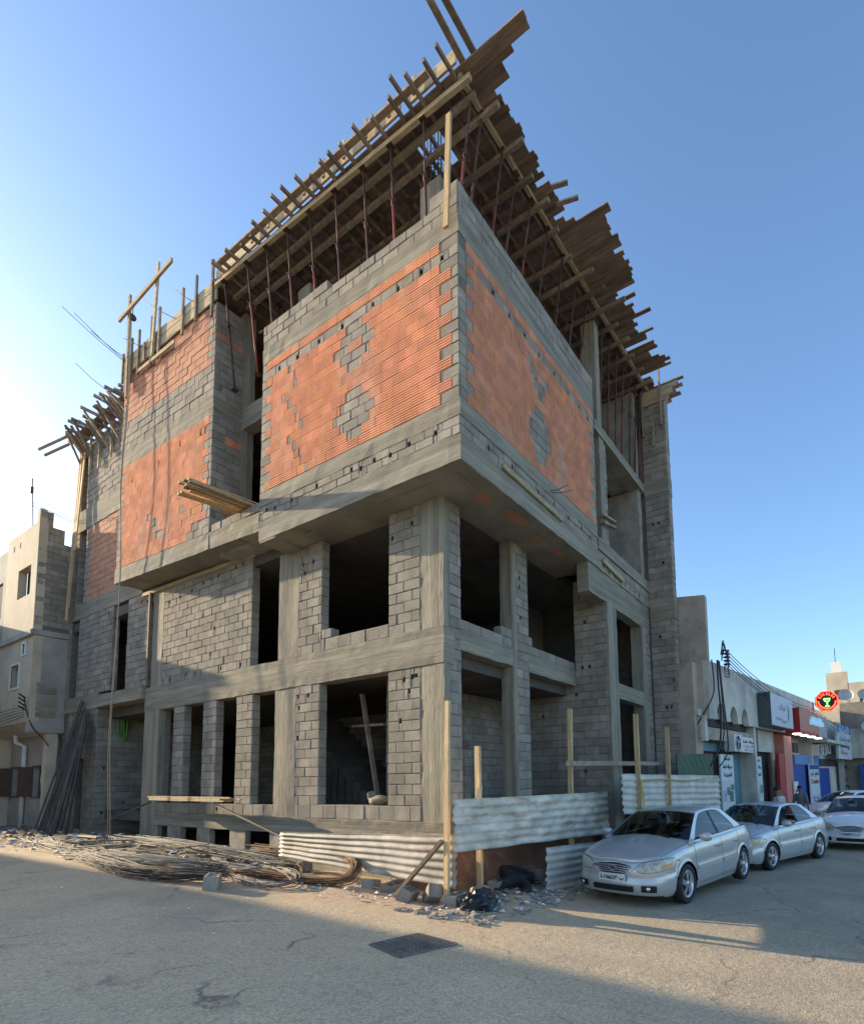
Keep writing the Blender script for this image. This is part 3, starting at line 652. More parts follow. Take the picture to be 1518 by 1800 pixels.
def endY(x):
    v = ends[0][1]
    for a, e in ends:
        if x >= a - .01: v = e
    return v
while x < 9.35:
    w = R(.09, .15); y0 = endY(x) + R(-.05, .09) * (1 if x > -.2 else .2); zz = 13.965 + R(-.004, .004)
    if x > 5 and random.random() < .28: y0 += R(-.25, .2)
    segs = [(y0, 3.0), (3.01, 6.45)]
    if -.3 < x < .42: segs = [(y0, -.22), (.42, 3.0), (3.01, 6.45)]
    if random.random() < .03 and x > 1: segs[0] = (-1.2, 3.0)
    for a, b in segs:
        MB().box(x + .004, a, zz - .012, x + w - .004, b, zz + .014, tint=R(0,1)).build('deck_board', m_wood2 if (x > 9.0) else m_deck, FW)  # right end boards get a paler timber, sunlight put into the colour
    x += w
MB().box(2.5, 6.3, 13.95, 9.0, 16.4, 14.0).box(-.7, 6.45, 13.9, 2.5, 11.3, 14.0).box(.1, 11.3, 13.6, 2.5, 16.5, 13.66).build('rear_deck', m_deck, FW)
for p, q in (((-.5,-1.09,14.02),(-1.95,-1.1,14.08)), ((-.45,-1.33,14.02),(-1.9,-1.29,14.1))): MB().bar(p, q, .1, .05).build('loose_board', m_wood2, FW)
for x in (1.9, 2.3, 3.0, 5.6, 7.8): MB().bar((x, -1.2, 14.02), (x + .2, -1.75 - R(0,.12), 14.05), .1, .04).build('loose_board', m_wood2, FW)
for y in [-.1 + .62*i for i in range(9)]: MB().bar((-.86, y, 13.98), (-.86, y, 14.28 + R(0,.14)), .06, .04).build('cleat', m_edge, FW)
# boards at the head of the wing, with cleats
for a, b in ((6.42, 8.0), (8.0, 9.6), (9.6, 11.42)):
    for z0, z1 in ((13.47, 13.74), (13.76, 14.02)): MB().add([(xx, y, z + .04*(y-6.5)*.4) for xx in (-.80,-.765) for y, z in ((a,z0),(b-.01,z0),(b-.01,z1),(a,z1))], [(0,1,2,3),(4,7,6,5),(0,4,5,1),(1,5,6,2),(2,6,7,3),(3,7,4,0)], R(0,1)).build('edge_board', m_edge, FW)
for y, a, b in ((11.32,13.3,14.25),(11.12,12.9,13.9),(10.8,13.1,14.5),(10.35,13.15,14.55),(10.0,13.4,14.0),(9.62,13.1,14.6),(9.2,13.15,14.65),(7.95,13.2,14.55),(7.3,13.25,14.55),(6.55,13.0,14.55)):
    MB().bar((-.83, y, a + .03), (-.83, y + R(-.03,.03), b), .07, .05, tint=R(0,1)).build('cleat', m_wood2, FW)
MB().bar((-.84, 8.3, 13.2), (-.84, 10.3, 13.25), .04, .1).build('cleat_rail', m_edge, FW)
# brackets over the far left wall
for i in range(12):
    y = 11.65 + .42 * i + R(-.08,.08); xt = -.55 - R(0,.32)
    MB().bar((xt, y, 13.75 + R(-.04,.06)), (.5, y, 13.72), .06, .09, tint=R(0,1)).build('joist', m_wood2, FW)
    MB().bar((xt + .12, y + .07, 13.7), (-.06, y + R(-.2,.2), 12.75 + R(-.15,.2)), .05, .07, tint=R(0,1)).build('strut', m_wood2, FW)
    if i % 2: MB().bar((-.07, y + .1, 12.3 + R(-.2,.2)), (-.07, y + .1, 13.7), .06, .05, tint=R(0,1)).build('upright', m_edge, FW)
for x in (-.22, -.02): MB().bar((x, 11.5, 13.83), (x, 16.9 + R(-.25,.25), 13.83), .198, .03, tint=R(0,1)).build('deck_board', m_wood2, FW)
for i in range(10):
    y = R(12.2, 16.6); xt = -.45 - R(0,.35); z = 13.62 + R(-.1,.18); dy = R(-.5,.5)
    MB().bar((xt, y, z), (-.1 + R(-.1,.3), y + dy, z - R(-.05,.8)), .05, .08, tint=R(0,1)).build('strut', m_wood2, FW)
for x, a, b in ((9.36,-2.2,2.0),(9.55,-1.95,1.0),(9.74,-2.05,.6),(9.93,-1.7,.4)): MB().box(x, a, 13.955, x + .18, b, 13.985, R(0,1)).build('deck_board', m_wood2, FW)
for k, (z, e) in enumerate(((13.72,-2.15),(13.55,-2.0),(13.40,-1.88))): MB().box(8.93, e, z - .08, 8.965, -.99, z + .08, R(0,1)).build('edge_board', m_edge, FW)
for y, z0, z1 in ((-1.05,12.3,13.9),(-1.35,11.9,12.6),(-1.62,12.5,14.4)): MB().bar((8.93 - .03, y, z0), (8.93 - .03, y + R(-.03,.03), z1), .05, .08, tint=R(0,1)).build('upright', m_wood2, FW)
for y0, x0 in ((16.7,-.5),(16.95,-.25)): MB().bar((x0, y0 - .5, 13.7), (x0 - .5, y0 + .5, 13.3), .05, .08).build('strut', m_wood2, FW)

# ------------------------------------------------------------------ steel props under the deck
def prop(top, bot, red, label, grp):
    top = Vector(top); bot = Vector(bot); e = empty('steel_prop', bot); d = top - bot; k = R(.52, .64)
    tag(e, label, 'prop', grp)
    mb = MB().tube([(0,0,.01), d * k], .027, 8); mb.build('outer_tube', m_propred if red else m_prop, e)
    MB().tube([d * (k - .02), d * .985], .02, 8).build('inner_tube', m_prop, e)
    c = d * k
    MB().tube([c - d.normalized()*.07, c + d.normalized()*.04], .04, 8).tube([c + Vector((-.09,.02,0)), c + Vector((.09,-.02,.01))], .008, 5).tube([c + Vector((.09,-.02,.0)), c + Vector((.1,-.02,-.1)), c + Vector((.02,-.03,-.12))], .006, 5).build('collar', m_prop, e)
    MB().box(-.07,-.07,0,.07,.07,.01).build('base_plate', m_prop, e)
    MB().box(d.x-.07, d.y-.07, d.z-.012, d.x+.07, d.y+.07, d.z-.001).build('head_plate', m_prop, e)
for i, y in enumerate((-.1, .71, 1.44, 2.24, 3.02, 3.76, 4.48, 5.2, 6.1)):
    prop((-.6 - .03*y, y, 13.75), (-.42, y + R(-.05,.1), 11.15), i % 3 == 1, 'steel prop behind the left parapet under the roof deck, %s from the corner' % ORD[i], 'steel props under the roof formwork')
for i, x in enumerate((-.33, .0, .71, 1.21, 1.84, 2.58, 3.37, 4.1, 4.75)):
    prop((x, -1.0, 13.85), (x + R(-.06,.06), -.58, 11.15), i % 2 == 0, 'steel prop behind the right parapet under the roof deck, %s from the corner' % ORD[i], 'steel props under the roof formwork')
for i, x in enumerate((5.75, 6.25, 6.8, 7.35, 7.9, 8.4, 8.85)):
    prop((x, -1.0, 13.85), (x + R(-.1,.15), -.85, 10.72), i % 3 == 0, 'tall steel prop on the right balcony slab, %s beyond the brick bay' % ORD[i], 'steel props under the roof formwork')
n = 0
for i, y in enumerate((.35, 1.1, 1.85, 2.6, 3.4, 4.1, 4.85, 5.6)):
    prop((.35 + R(-.1,.1), y, 13.75), (.35 + R(-.1,.1), y + R(-.1,.1), 11.15), i % 2, 'inner steel prop one row behind the left parapet props, %s from the corner' % ORD[i], 'inner steel props')
for i, x in enumerate((1.1, 1.7, 2.3, 2.95, 3.7, 4.4, 5.0)):
    prop((x, -.2, 13.75), (x + R(-.1,.1), -.1, 11.15), i % 2, 'inner steel prop one row behind the right parapet props, %s from the corner' % ORD[i], 'inner steel props')
tag(MB().bar((-.82,-.78,10.93), (-.84,-.88,13.0), .1, .05).build('timber_plank', m_wood), 'pale timber plank standing upright at the top corner of the brick bay', 'plank')
tag(MB().bar((-.3,-.28,11.2), (.05,5.9,12.9), .05, .05).build('timber_brace', m_wood2), 'thin timber brace slanting behind the left parapet under the roof deck', 'brace')

# ------------------------------------------------------------------ hoist, ropes, starter bars
HO = tag(empty('roof_hoist', (-.85, 10.2, 13.5)), 'goalpost hoist frame of two timber posts and a cross beam on the roof edge', 'hoist')
def at(p): return Vector(p) - Vector((-.85, 10.2, 13.5))
MB().bar(at((-.86,10.93,12.7)), at((-.86,11.0,15.95)), .09, .06).build('post', m_edge, HO); MB().bar(at((-.86,9.48,13.3)), at((-.86,9.33,16.05)), .09, .06).build('post', m_edge, HO)
MB().bar(at((-.93,8.43,15.56)), at((-.93,11.47,15.33)), .06, .12).build('cross_beam', m_edge, HO)
MB().lathe([(.02,-.02),(.1,-.02),(.08,0),(.1,.02),(.02,.02)], at((-.95,10.55,14.95)), (0,1,0), 16).build('pulley', m_prop, HO)
MB().tube([at((-.95,10.55,15.36)), at((-.95,10.55,14.98))], .012, 5).build('hook', m_rebar, HO)
for xo, yo in ((-.95, 10.62), (-1.05, 10.48)):
    pts = [(xo + .04*math.sin(k), yo - .25*(k/14)*(xo < -1) + .03*math.sin(k*1.7), lerp(14.95, .15, k/14)) for k in range(15)]
    tag(MB().tube(pts, .012, 5).build('hoist_rope', m_rope), 'rope hanging from the roof hoist down to the rubble, %s strand' % ('left' if yo > 10.5 else 'right'), 'rope')
def bars(name, lab, sets):
    mb = MB()
    for p, q in sets: mb.tube([p, ((Vector(p)+Vector(q))*.5 + Vector((0,0,-.04))), q], .009, 5)
    mb.build(name, m_rebar, B, lab)
bars('starter_bars', 'long reinforcing bars sticking out of the wing roof', [((-.7,11.2,13.9),(-2.3,11.5,14.75)),((-.7,11.15,13.9),(-2.05,11.4,14.7)),((-.7,11.0,13.9),(-1.7,11.2,14.3)),((-.7,12.6,13.7),(-1.5,12.8,14.2)),((-.7,8.2,13.8),(-1.3,9.1,14.45)),((-.7,9.7,13.7),(-1.2,10.4,14.05)),((-.7,7.4,13.9),(-1.1,7.8,14.2))])
bars('starter_bars', 'reinforcing bars sticking out at the left end of the second floor', [((0,16.5,10.8),(-1.7,16.9,11.35)),((0,16.5,10.8),(-1.5,16.8,11.25)),((0,16.5,10.85),(-1.0,16.7,11.35)),((0,16.5,10.75),(-1.65,16.9,11.2))])
bars('starter_bars', 'bent bar sticking out of the right face of the bay', [((2.4,-.9,7.62),(2.5,-1.35,7.66)),((2.4,-.9,7.6),(2.85,-1.3,7.72))])
MB().bar((.5,-1.0,7.22), (2.9,-1.0,7.16), .05, .1).build('formwork_strip', m_edge, B)
MB().bar((5.2,-1.01,7.0), (6.6,-1.01,6.9), .05, .12).build('formwork_strip', m_edge, B)
# plank stack jutting from the balcony
PS = tag(empty('plank_stack', (-.6, 5.4, 7.7)), 'stack of timber planks jutting out of the balcony between wing and bay', 'planks')
for i in range(11):
    y = 5.05 + .1 * (i % 5) + R(-.03,.03); z = 7.69 + .035 * (i // 3)
    MB().bar((-1.95 + R(-.1,.25) + .6 - .0, y - 5.4 + R(-.1,.15), z - 7.7), (.4 + .6, y - 5.4 - .3, z - 7.7), .09, .03, tint=R(0,1)).build('plank', m_wood if i % 3 else m_wood2, PS)
for i in range(2): MB().bar((-1.3, .1 + .12*i, -.02), (.6, -.25 + .1*i, -.02), .09, .03).build('plank', m_wood, PS)
# planks leaning on the far left opening
for i, (y, a, b) in enumerate(((16.3, 7.2, 13.6), (16.15, 7.6, 13.5), (15.9, 9.6, 13.5))):
    tag(MB().bar((-.22, y, a), (-.1, y - .1, b), .1, .04).build('timber_plank', m_wood), 'long pale plank upright against the far left end wall, %s from the left' % ORD[i], 'plank', 'planks against the far left end')

# ------------------------------------------------------------------ corrugated fence and posts
def sheet(name, a, b, ta, tb, ba, bb, mat, label, ribs=6, amp=.012, dent=.02, rag=.045):
    a = Vector((*a, 0)); b = Vector((*b, 0)); d = (b - a).normalized(); n = Vector((d.y, -d.x, 0)); nl = 40; nv = ribs * 8
    o = empty('tmp'); bpy.data.objects.remove(o)
    Pg = []
    for i in range(nl + 1):
        t = i / nl; row = []
        for j in range(nv + 1):
            v = j / nv; e = 0
            ph = (v * ribs) % 1
            prof = amp * (1 if .12 < ph < .42 else -1 if .62 < ph < .92 else math.sin(2*PI*(ph+.0)) )
            tt = t
            if i in (0, nl): e = rag * noise.noise(Vector((v*9, i, a.x))) + .5*rag * noise.noise(Vector((v*25, i, a.x)))
            p = a.lerp(b, tt) + d * e + n * (prof + dent * noise.noise(Vector((t*4 + a.x, v*2, a.y))))
            z = lerp(lerp(ba, bb, t), lerp(ta, tb, t), v) + .012 * noise.noise(Vector((t*7, v, a.x)))
            row.append((p.x, p.y, z))
        Pg.append(row)
    me = MB().grid(Pg, smooth=True).build(name, mat)
    sol = me.modifiers.new('thick', 'SOLIDIFY'); sol.thickness = .003
    return tag(me, label, 'fence')
sheet('corrugated_sheet', (-.92,3.3), (-.98,-.98), .60, .72, .15, -.06, m_galv3, 'long corrugated sheet leaning along the foot of the left face')
sheet('corrugated_sheet', (-1.15,-1.08), (4.75,-1.08), 1.25, 1.2, .49, .22, m_galv, 'raised corrugated sheet fence on posts right of the building corner', dent=.03)
sheet('corrugated_sheet', (1.0,-1.42), (3.6,-1.5), .34, .20, -.42, -.60, m_galv2, 'bluish corrugated sheet standing on the ground beside the front car', rag=.08)
sheet('corrugated_sheet', (4.0,-1.72), (9.9,-2.55), 1.60, 1.52, .72, .5, m_galv2, 'pale corrugated sheet fence with yellow strap behind the front car')
def post(p, q, w, label, mat=m_wood):
    return tag(MB().bar(p, q, w, w*.75, up=(1,0,0)).build('timber_post', mat), label, 'post', 'timber fence posts')
o = post((-1.2,-.97,-.45), (-1.13,-.97,2.72), .075, 'tall pale timber post at the fence corner with a sharpened top')
tag(MB().bar((-1.22,.05,-.25), (-1.2,-.9,.66), .08, .05).build('timber_brace', m_wood2), 'slanting timber brace propping the corner fence post', 'brace')
post((.0,-.72,-.5), (.01,-.70,2.1), .09, 'shorter pale post standing through the raised corrugated sheet'); tag(MB().bar((-.12,-.8,1.2), (.03,-.72,1.42), .08, .05).build('timber_offcut', m_wood), 'short timber offcut nailed behind the raised corrugated sheet', 'offcut')
post((2.9,-.98,-.5), (3.0,-1.0,3.0), .09, 'pale post behind the raised sheet in front of the block side wall')
post((4.72,-1.84,-.6), (4.66,-1.86,2.97), .1, 'post tied with a yellow strap in the pale sheet fence'); post((6.22,-2.1,-.6), (6.2,-2.12,2.75), .09, 'reddish post in the pale sheet fence, rightmost', m_wood)
tag(MB().bar((2.45,-1.15,1.83), (7.9,-1.5,1.89), .03, .1).build('fence_rail', m_wood2), 'grey horizontal rail nailed across the fence posts', 'rail')
ys = MB(); pts = []
for i in range(16):
    t = i/15; pts.append((lerp(4.66, 9.8, t), lerp(-1.9, -2.62, t), 1.44 + .03*math.sin(t*9)))
ys.tube(pts, .014, 5)
for k in range(3): ys.tube([(4.64 + .03*k, -1.93, 1.45), (4.6 + .05*k, -1.96, 1.1 + .03*k), (4.64 + .03*k, -1.97, .85 + .05*k), (4.56 + .1*k, -1.95, .62 + .03*k)], .012, 5)
tag(ys.build('yellow_strap', m_yel), 'yellow strap stretched along the pale sheet fence and knotted at a post', 'strap')
GB = tag(empty('green_board', (8.7, -2.2, 1.2)), 'dark green board with diagonal stripes behind the pale sheet fence', 'board')
bd = Vector((2.45, -.4, 0)).normalized(); bn = Vector((bd.y, -bd.x, 0))
MB().add([tuple(bd*u + bn*w + Vector((0,0,z))) for w in (0,-.03) for u, z in ((-1.25,0),(1.25,0),(1.25,.98),(-1.25,.92))], [(0,1,2,3),(4,7,6,5),(0,4,5,1),(1,5,6,2),(2,6,7,3),(3,7,4,0)]).build('panel', m_grn, GB)
for i in range(7):
    u = -1.2 + .36*i
    MB().poly([bd*(u) + bn*.004 + Vector((0,0,.9)), bd*(u+.09) + bn*.004 + Vector((0,0,.9)), bd*min(u+.59,1.24) + bn*.004 + Vector((0,0,.4)), bd*min(u+.5,1.2) + bn*.004 + Vector((0,0,.4))], bn*.003).build('stripe', m_grn2, GB)

# ------------------------------------------------------------------ earth, rubble, rebar and litter
em = []
for i in range(50):
    x = -.6 + 7 * i / 49; row = []
    for j in range(22):
        y = -.85 + 1.6 * j / 21; h = ss(-.85, -.1, y) * .85 + .12 * noise.noise(Vector((x*2, y*2, 1))) + .05 * noise.noise(Vector((x*7, y*7, 1)))
        row.append((x, y, g(x, y) - .05 + max(h, -.02) * ss(-.6, .0, x)))
    em.append(row)
struct(MB().grid([r[::-1] for r in em]).build('earth_bank', m_earth))
def hollow_block(loc, rot, label, sz=(.4,.2,.2)):
    L, Wd, H = sz; mb = MB(); t = .035
    mb.box(-L/2,-Wd/2,-H/2,L/2,-Wd/2+t,H/2).box(-L/2,Wd/2-t,-H/2,L/2,Wd/2,H/2)
    for x in (-L/2, -t/2, L/2 - t): mb.box(x,-Wd/2+t,-H/2,x+t,Wd/2-t,H/2)
    mb.box(-L/2+t,-Wd/2+t,-H/2,L/2-t,Wd/2-t,-H/2+.02)
    mb.v = [(x+R(-.006,.006), y+R(-.006,.006), z+R(-.006,.006)) for x, y, z in mb.v]
    o = mb.build('concrete_block', m_block); o.location = loc; o.rotation_euler = rot
    return tag(o, label, 'block', 'loose concrete blocks')
for p, r, lb in (((-2.75,2.35,.06),(.1,0,.9),'lone concrete block on the street at the end of the dark rebar bundle'),
    ((-.98,.78,-.17),(0,.2,.5),'concrete lump below the leaning sheet, leftmost of the row by the corner post'),((-.92,.36,-.2),(.2,0,.2),'concrete lump below the leaning sheet, second in the row by the corner post'),
    ((-1.3,-.33,-.15),(.5,.1,.4),'tilted concrete block at the foot of the slanting brace'),((-1.15,-.66,-.16),(.2,.6,1.0),'upended hollow block showing its cells beside the corner post'),
    ((-1.05,-1.05,-.2),(0,0,.1),'flat concrete block between corner post and black bag'),((-.35,-.95,-.24),(.1,.3,.9),'block half buried behind the black bag'),
    ((-.5,3.1,-.1),(0,.2,1.2),'block propping the left end of the leaning sheet'),((-.55,3.75,-.1),(.1,0,1.5),'block on the rubble left of the leaning sheet'),((-.45,4.35,-.05),(0,0,.3),'block against the basement vents behind the rebar coil'),
    ((.5,-.7,-.3),(.1,.1,.3),'dark block under the raised sheet left of the tyre'),((1.75,-.75,-.3),(.1,.2,1.2),'block beside the tyre under the raised sheet'),((.75,-.05,1.0-.1),(.4,.5,.6),'block lying on the low wall behind the raised sheet')):
    hollow_block(p, r, lb)
def tyre(loc, rot, label):
    pr = [(.2,-.07),(.27,-.095),(.31,-.085),(.325,-.04),(.325,.04),(.31,.085),(.27,.095),(.2,.07),(.2,-.07)]
    o = MB().lathe(pr, (0,0,0), (0,0,1), 28).build('old_tyre', m_rub); o.location = loc; o.rotation_euler = rot; return tag(o, label, 'tyre')
tyre((1.15,-.72,-.2), (.25,.1,0), 'worn tyre lying in the gap under the raised corrugated sheet')
tyre((.55,-1.0,-.33), (.15,-.35,0), 'half buried tyre sloping to the ground in front of the first tyre')
mb = MB(); bm = bmesh.new(); bmesh.ops.create_icosphere(bm, subdivisions=4, radius=1)
for v in bm.verts:
    p = v.co.copy(); k = 1 + .28*noise.noise(p*1.7) + .16*noise.noise(p*4.1) + .09*abs(noise.noise(p*9))
    v.co = Vector((p.x*.3*k, p.y*.22*k, max(p.z*.19*k, -.12)))
me = bpy.data.meshes.new('rubbish_bag'); bm.to_mesh(me); bm.free(); me.materials.append(m_bag)
o = bpy.data.objects.new('rubbish_bag', me); COL.objects.link(o); o.location = (-1.05,-1.42,-.2); tag(o, 'crumpled black plastic rubbish bag at the foot of the posts', 'bag')
# drain grate
DR = tag(empty('drain_grate', (-3.13,-2.08,-.10)), 'rectangular iron drain grate set in the street', 'drain')
dc = [Vector((-3.47,-1.8)), Vector((-2.76,-1.81)), Vector((-2.79,-2.38)), Vector((-3.59,-2.32))]
def dp(u, v):
    p = dc[0].lerp(dc[1], u).lerp(dc[3].lerp(dc[2], u), v); return Vector((p.x + 3.13, p.y + 2.08, gh(p.x, p.y) + .10))
up = Vector((0,0,.008))
mb = MB()
for a, b in (((0,0),(1,0)),((1,0),(1,1)),((1,1),(0,1)),((0,1),(0,0))): mb.bar(dp(*a)+up, dp(*b)+up, .03, .014)
mb.build('frame', m_iron, DR)
MB().add([dp(0,0)+Vector((0,0,.005)), dp(1,0)+Vector((0,0,.005)), dp(1,1)+Vector((0,0,.005)), dp(0,1)+Vector((0,0,.005))], [(3,2,1,0)]).build('shaft', m_mort, DR)
for i in range(1, 15): MB().bar(dp(i/15,0)+up, dp(i/15,1)+up, .02, .012).build('bar', m_iron, DR)
for i in range(1, 9): MB().bar(dp(0,i/9)+up*1.3, dp(1,i/9)+up*1.3, .014, .01).build('bar', m_iron, DR)
# rebar
def spl(P, n):
    P = [Vector(p) for p in P]; out = []
    for i in range(len(P)-1):
        a, b, c, d = P[max(i-1,0)], P[i], P[i+1], P[min(i+2,len(P)-1)]
        for k in range(n):
            t = k/n; out.append(.5*((2*b) + (c-a)*t + (2*a-5*b+4*c-d)*t*t + (3*b-a-3*c+d)*t**3))
    return out + [P[-1]]
def bundle(name, P, cnt, spread, zs, mat, label, cat='rebar', r=.006, endj=.5):
    mb = MB()
    for i in range(cnt):
        ox, oy = R(-spread, spread), R(-spread, spread); oz = R(0, zs); Q = []
        for k, p in enumerate(P):
            w = 1 + .5*math.sin(k*2.1 + i)
            e = R(-endj, endj) if k in (0, len(P)-1) else 0
            x = p[0] + ox*w + e*.3; y = p[1] + oy*w + e
            Q.append((x, y, g(x, y) + .03 + p[2] + oz + .02*math.sin(i + k)))
        mb.tube(spl(Q, 4), r, 4, tint=R(0,1), cap=False)
    return tag(mb.build(name, mat), label, cat)
bundle('rebar_bundle', [(-2.55,7.5,.0),(-2.85,5.6,.0),(-2.95,4.2,.0),(-2.75,3.2,.02),(-2.3,2.85,.05)], 75, .16, .15, m_rebar, 'dark bundle of bent reinforcing bars curving along the street edge')
bundle('rebar_bundle', [(-2.35,8.2,.0),(-2.2,6.2,.03),(-1.85,4.8,.04),(-1.5,3.6,.03)], 100, .32, .08, m_rebar2, 'pale sunlit fan of reinforcing bars on top of the rubble')
bundle('rebar_bundle', [(-.75,9.6,.1),(-.95,7.2,.16),(-1.0,5.0,.16),(-.9,3.3,.16)], 60, .3, .14, m_rebar2, 'long straight reinforcing bars lying along the basement vents')
bundle('rebar_coil', [(-.7,4.2,.3),(-.75,2.6,.36),(-.85,1.5,.40),(-1.05,1.02,.3),(-1.3,1.0,.1),(-1.45,1.5,.02),(-1.6,2.6,.0),(-1.75,3.5,.0)], 42, .09, .1, m_rust, 'rusty hairpin coil of reinforcing bars beside the leaning sheet', endj=.7)
bundle('rebar_coil', [(-1.0,3.9,.06),(-1.3,2.6,.1),(-1.75,1.7,.06),(-2.15,1.75,.0),(-2.15,2.6,.0)], 16, .12, .05, m_rebar2, 'loose loop of reinforcing bars lying in front of the rusty coil', endj=.8)
bundle('rebar_bundle', [(-.5,17.5,.04),(-1.5,13.6,.03),(-1.9,11.0,.02),(-1.9,8.6,.02)], 30, .35, .05, m_rebar2, 'sunlit bars and pipes curving across the far left rubble')
# steel sections leaning on the wall by the recess
for i in range(14):
    y0 = 15.7 - .17*i; y1 = 14.75 - .055*i if i > 1 else 14.95 - .1*i
    top = (-.1 - .015*i, y1, 4.35 - .08*i if i < 2 else 4.05 - .05*(i-2))
    tag(MB().bar((-.95 + R(-.1,.1), y0, -.02), top, .06 if i else .035, .05, tint=R(0,1)).build('steel_section', m_rebar), 'dark steel section leaning on the wall beside the recess, %s from the left' % ORD[i], 'steel bar', 'leaning steel sections')
# plank bundle on the window sill line and loose braces
PB = tag(empty('plank_bundle', (-.3, 7.6, 1.15)), 'bundle of orange planks resting on the sills in front of the narrow openings', 'planks')
for i in range(9): MB().bar((-.06 + .07*(i % 3) - .15, 1.75 + R(-.1,.1), .02 + .035*(i//3)), (-.06 + .07*(i % 3) - .15, -1.75 + R(-.35,.2), .0 + .035*(i//3)), .06, .03, tint=R(0,1)).build('plank', m_wood, PB)
for p, q, l in (((-.35,9.6,1.1),(-1.2,12.2,.15),'dark bar sloping from the plank bundle to the left rubble'),((-.45,6.3,1.05),(-.6,3.2,.35),'dark bar sloping from the plank bundle down to the leaning sheet')):
    tag(MB().bar(p, q, .04, .04).build('steel_bar', m_rebar), l, 'steel bar')
# scrap timber
for i in range(48):
    y = R(3.6, 17.5); x = R(-1.9, -.35) if y > 7 else R(-1.6, -.3); L = R(.5, 2.4); a = R(-.5, .5) + PI/2; z = g(x, y) + R(.04, .28)
    tl = R(-.08,.08)
    tag(MB().bar((x - math.cos(a)*L/2, y - math.sin(a)*L/2, z - tl), (x + math.cos(a)*L/2, y + math.sin(a)*L/2, z + tl), R(.06,.16), R(.02,.04), tint=R(0,1)).build('scrap_board', m_edge if i % 2 else m_wood2), '%s %s scrap board lying in the rubble %s' % ('long' if L > 1.4 else 'short', 'pale' if i % 2 else 'grey', 'below the basement vents' if y < 8 else 'before the recess' if y < 12 else 'near the left house'), 'board', 'scrap timber boards in the rubble')
em = []
for i in range(90):
    y = 3.2 + 18 * i / 89; row = []
    for j in range(22):
        x = -2.7 + 2.8 * j / 21
        h = ss(-2.7, -1.0, x) * (.13 + .12 * noise.noise(Vector((x*1.6, y*1.3, 7))) + .06 * noise.noise(Vector((x*5, y*5, 7)))) * ss(3.2, 4.5, y)
        row.append((x, y, g(x, y) - .03 + h))
    em.append(row)
struct(MB().grid(em).build('rubble_bank', m_earth if False else M('rubble_soil', (.30,.235,.165), .95, var=.4, scale=3, bump=1, bscale=16, bdist=.05, col2=(.44,.40,.33), m_scale=4, m_fac=.8, speck=.2)))
mb = MB()
def scrap(x, y, s, z=None):
    z = gh(x, y) + .01 if z is None else z; n = 5; q = []; a0 = R(0, 6)
    for k in range(n):
        a = a0 + 2*PI*k/n; r = s*R(.5,1.1); q.append((x + r*math.cos(a), y + r*math.sin(a), z + R(0, s*.6)))
    mb.add(q + [(x, y, z + s*R(.2,.7))], [(k, (k+1) % n, n) for k in range(n)], R(0,1))
for i in range(150): scrap(R(-1.7, 2.6), R(-1.95, -.8), R(.02,.07))
for i in range(420): y = R(2.8, 18); x = R(-2.7,-.4); scrap(x, y, R(.02,.11), g(-1.3, y) + (R(.06,.22) if x > -1.8 else R(.0,.08)))
for i in range(60): scrap(R(-1.9,-.95), R(-.6, 2.2), R(.02,.07))
for i in range(40): scrap(R(-4.5,-1.9), R(-1, 8), R(.012,.035))
stuff(tag(mb.build('litter', m_litter), 'pale scraps of paper and plastic strewn along the site edge', 'litter'))
mb = MB()
for i in range(420):
    if i % 3: x, y = R(-2.0, 2.4), R(-2.0, -.7)
    else: x, y = R(-2.2,-.4), R(2.5, 14)
    s = R(.012,.05); z = gh(x, y); q = [(x + s*R(.6,1.2)*a, y + s*R(.6,1.2)*b, z + s*c*R(.5,1.0)) for a in (-1,1) for b in (-1,1) for c in (-.3,1)]
    mb.add(q, [(0,1,3,2),(4,6,7,5),(0,4,5,1),(2,3,7,6),(0,2,6,4),(1,5,7,3)], R(0,1))
stuff(tag(mb.build('stones', m_block), 'small stones and crumbs of concrete on the sand', 'stones'))
for i, (u, v) in enumerate(((.0,0),(.16,.02))):
    tag(MB().tube(spl([(.55+u,13.88,3.86),(.53+u,13.85,3.5),(.58+u,13.85,3.1-v*5),(.63+u,13.85,3.35),(.65+u,13.88,3.8)], 5), .028, 7).build('green_hose', m_hose), 'bright green hose loop hanging in the recess, %s loop' % ('left' if i == 0 else 'right'), 'hose')
bm = bmesh.new(); bmesh.ops.create_icosphere(bm, subdivisions=3, radius=1)
for v in bm.verts:
    p = v.co.copy(); k = 1 + .22*noise.noise(p*1.6); v.co = Vector((p.x*.14*k, p.y*.27*k, p.z*.10*k + (.12 if p.y > .7 else 0)))
me = bpy.data.meshes.new('cement_sack'); bm.to_mesh(me); bm.free(); me.materials.append(m_sack)
o = bpy.data.objects.new('cement_sack', me); COL.objects.link(o); o.location = (.12,1.72,1.17); tag(o, 'slumped cement sack on the sill of the big ground-floor opening', 'sack')

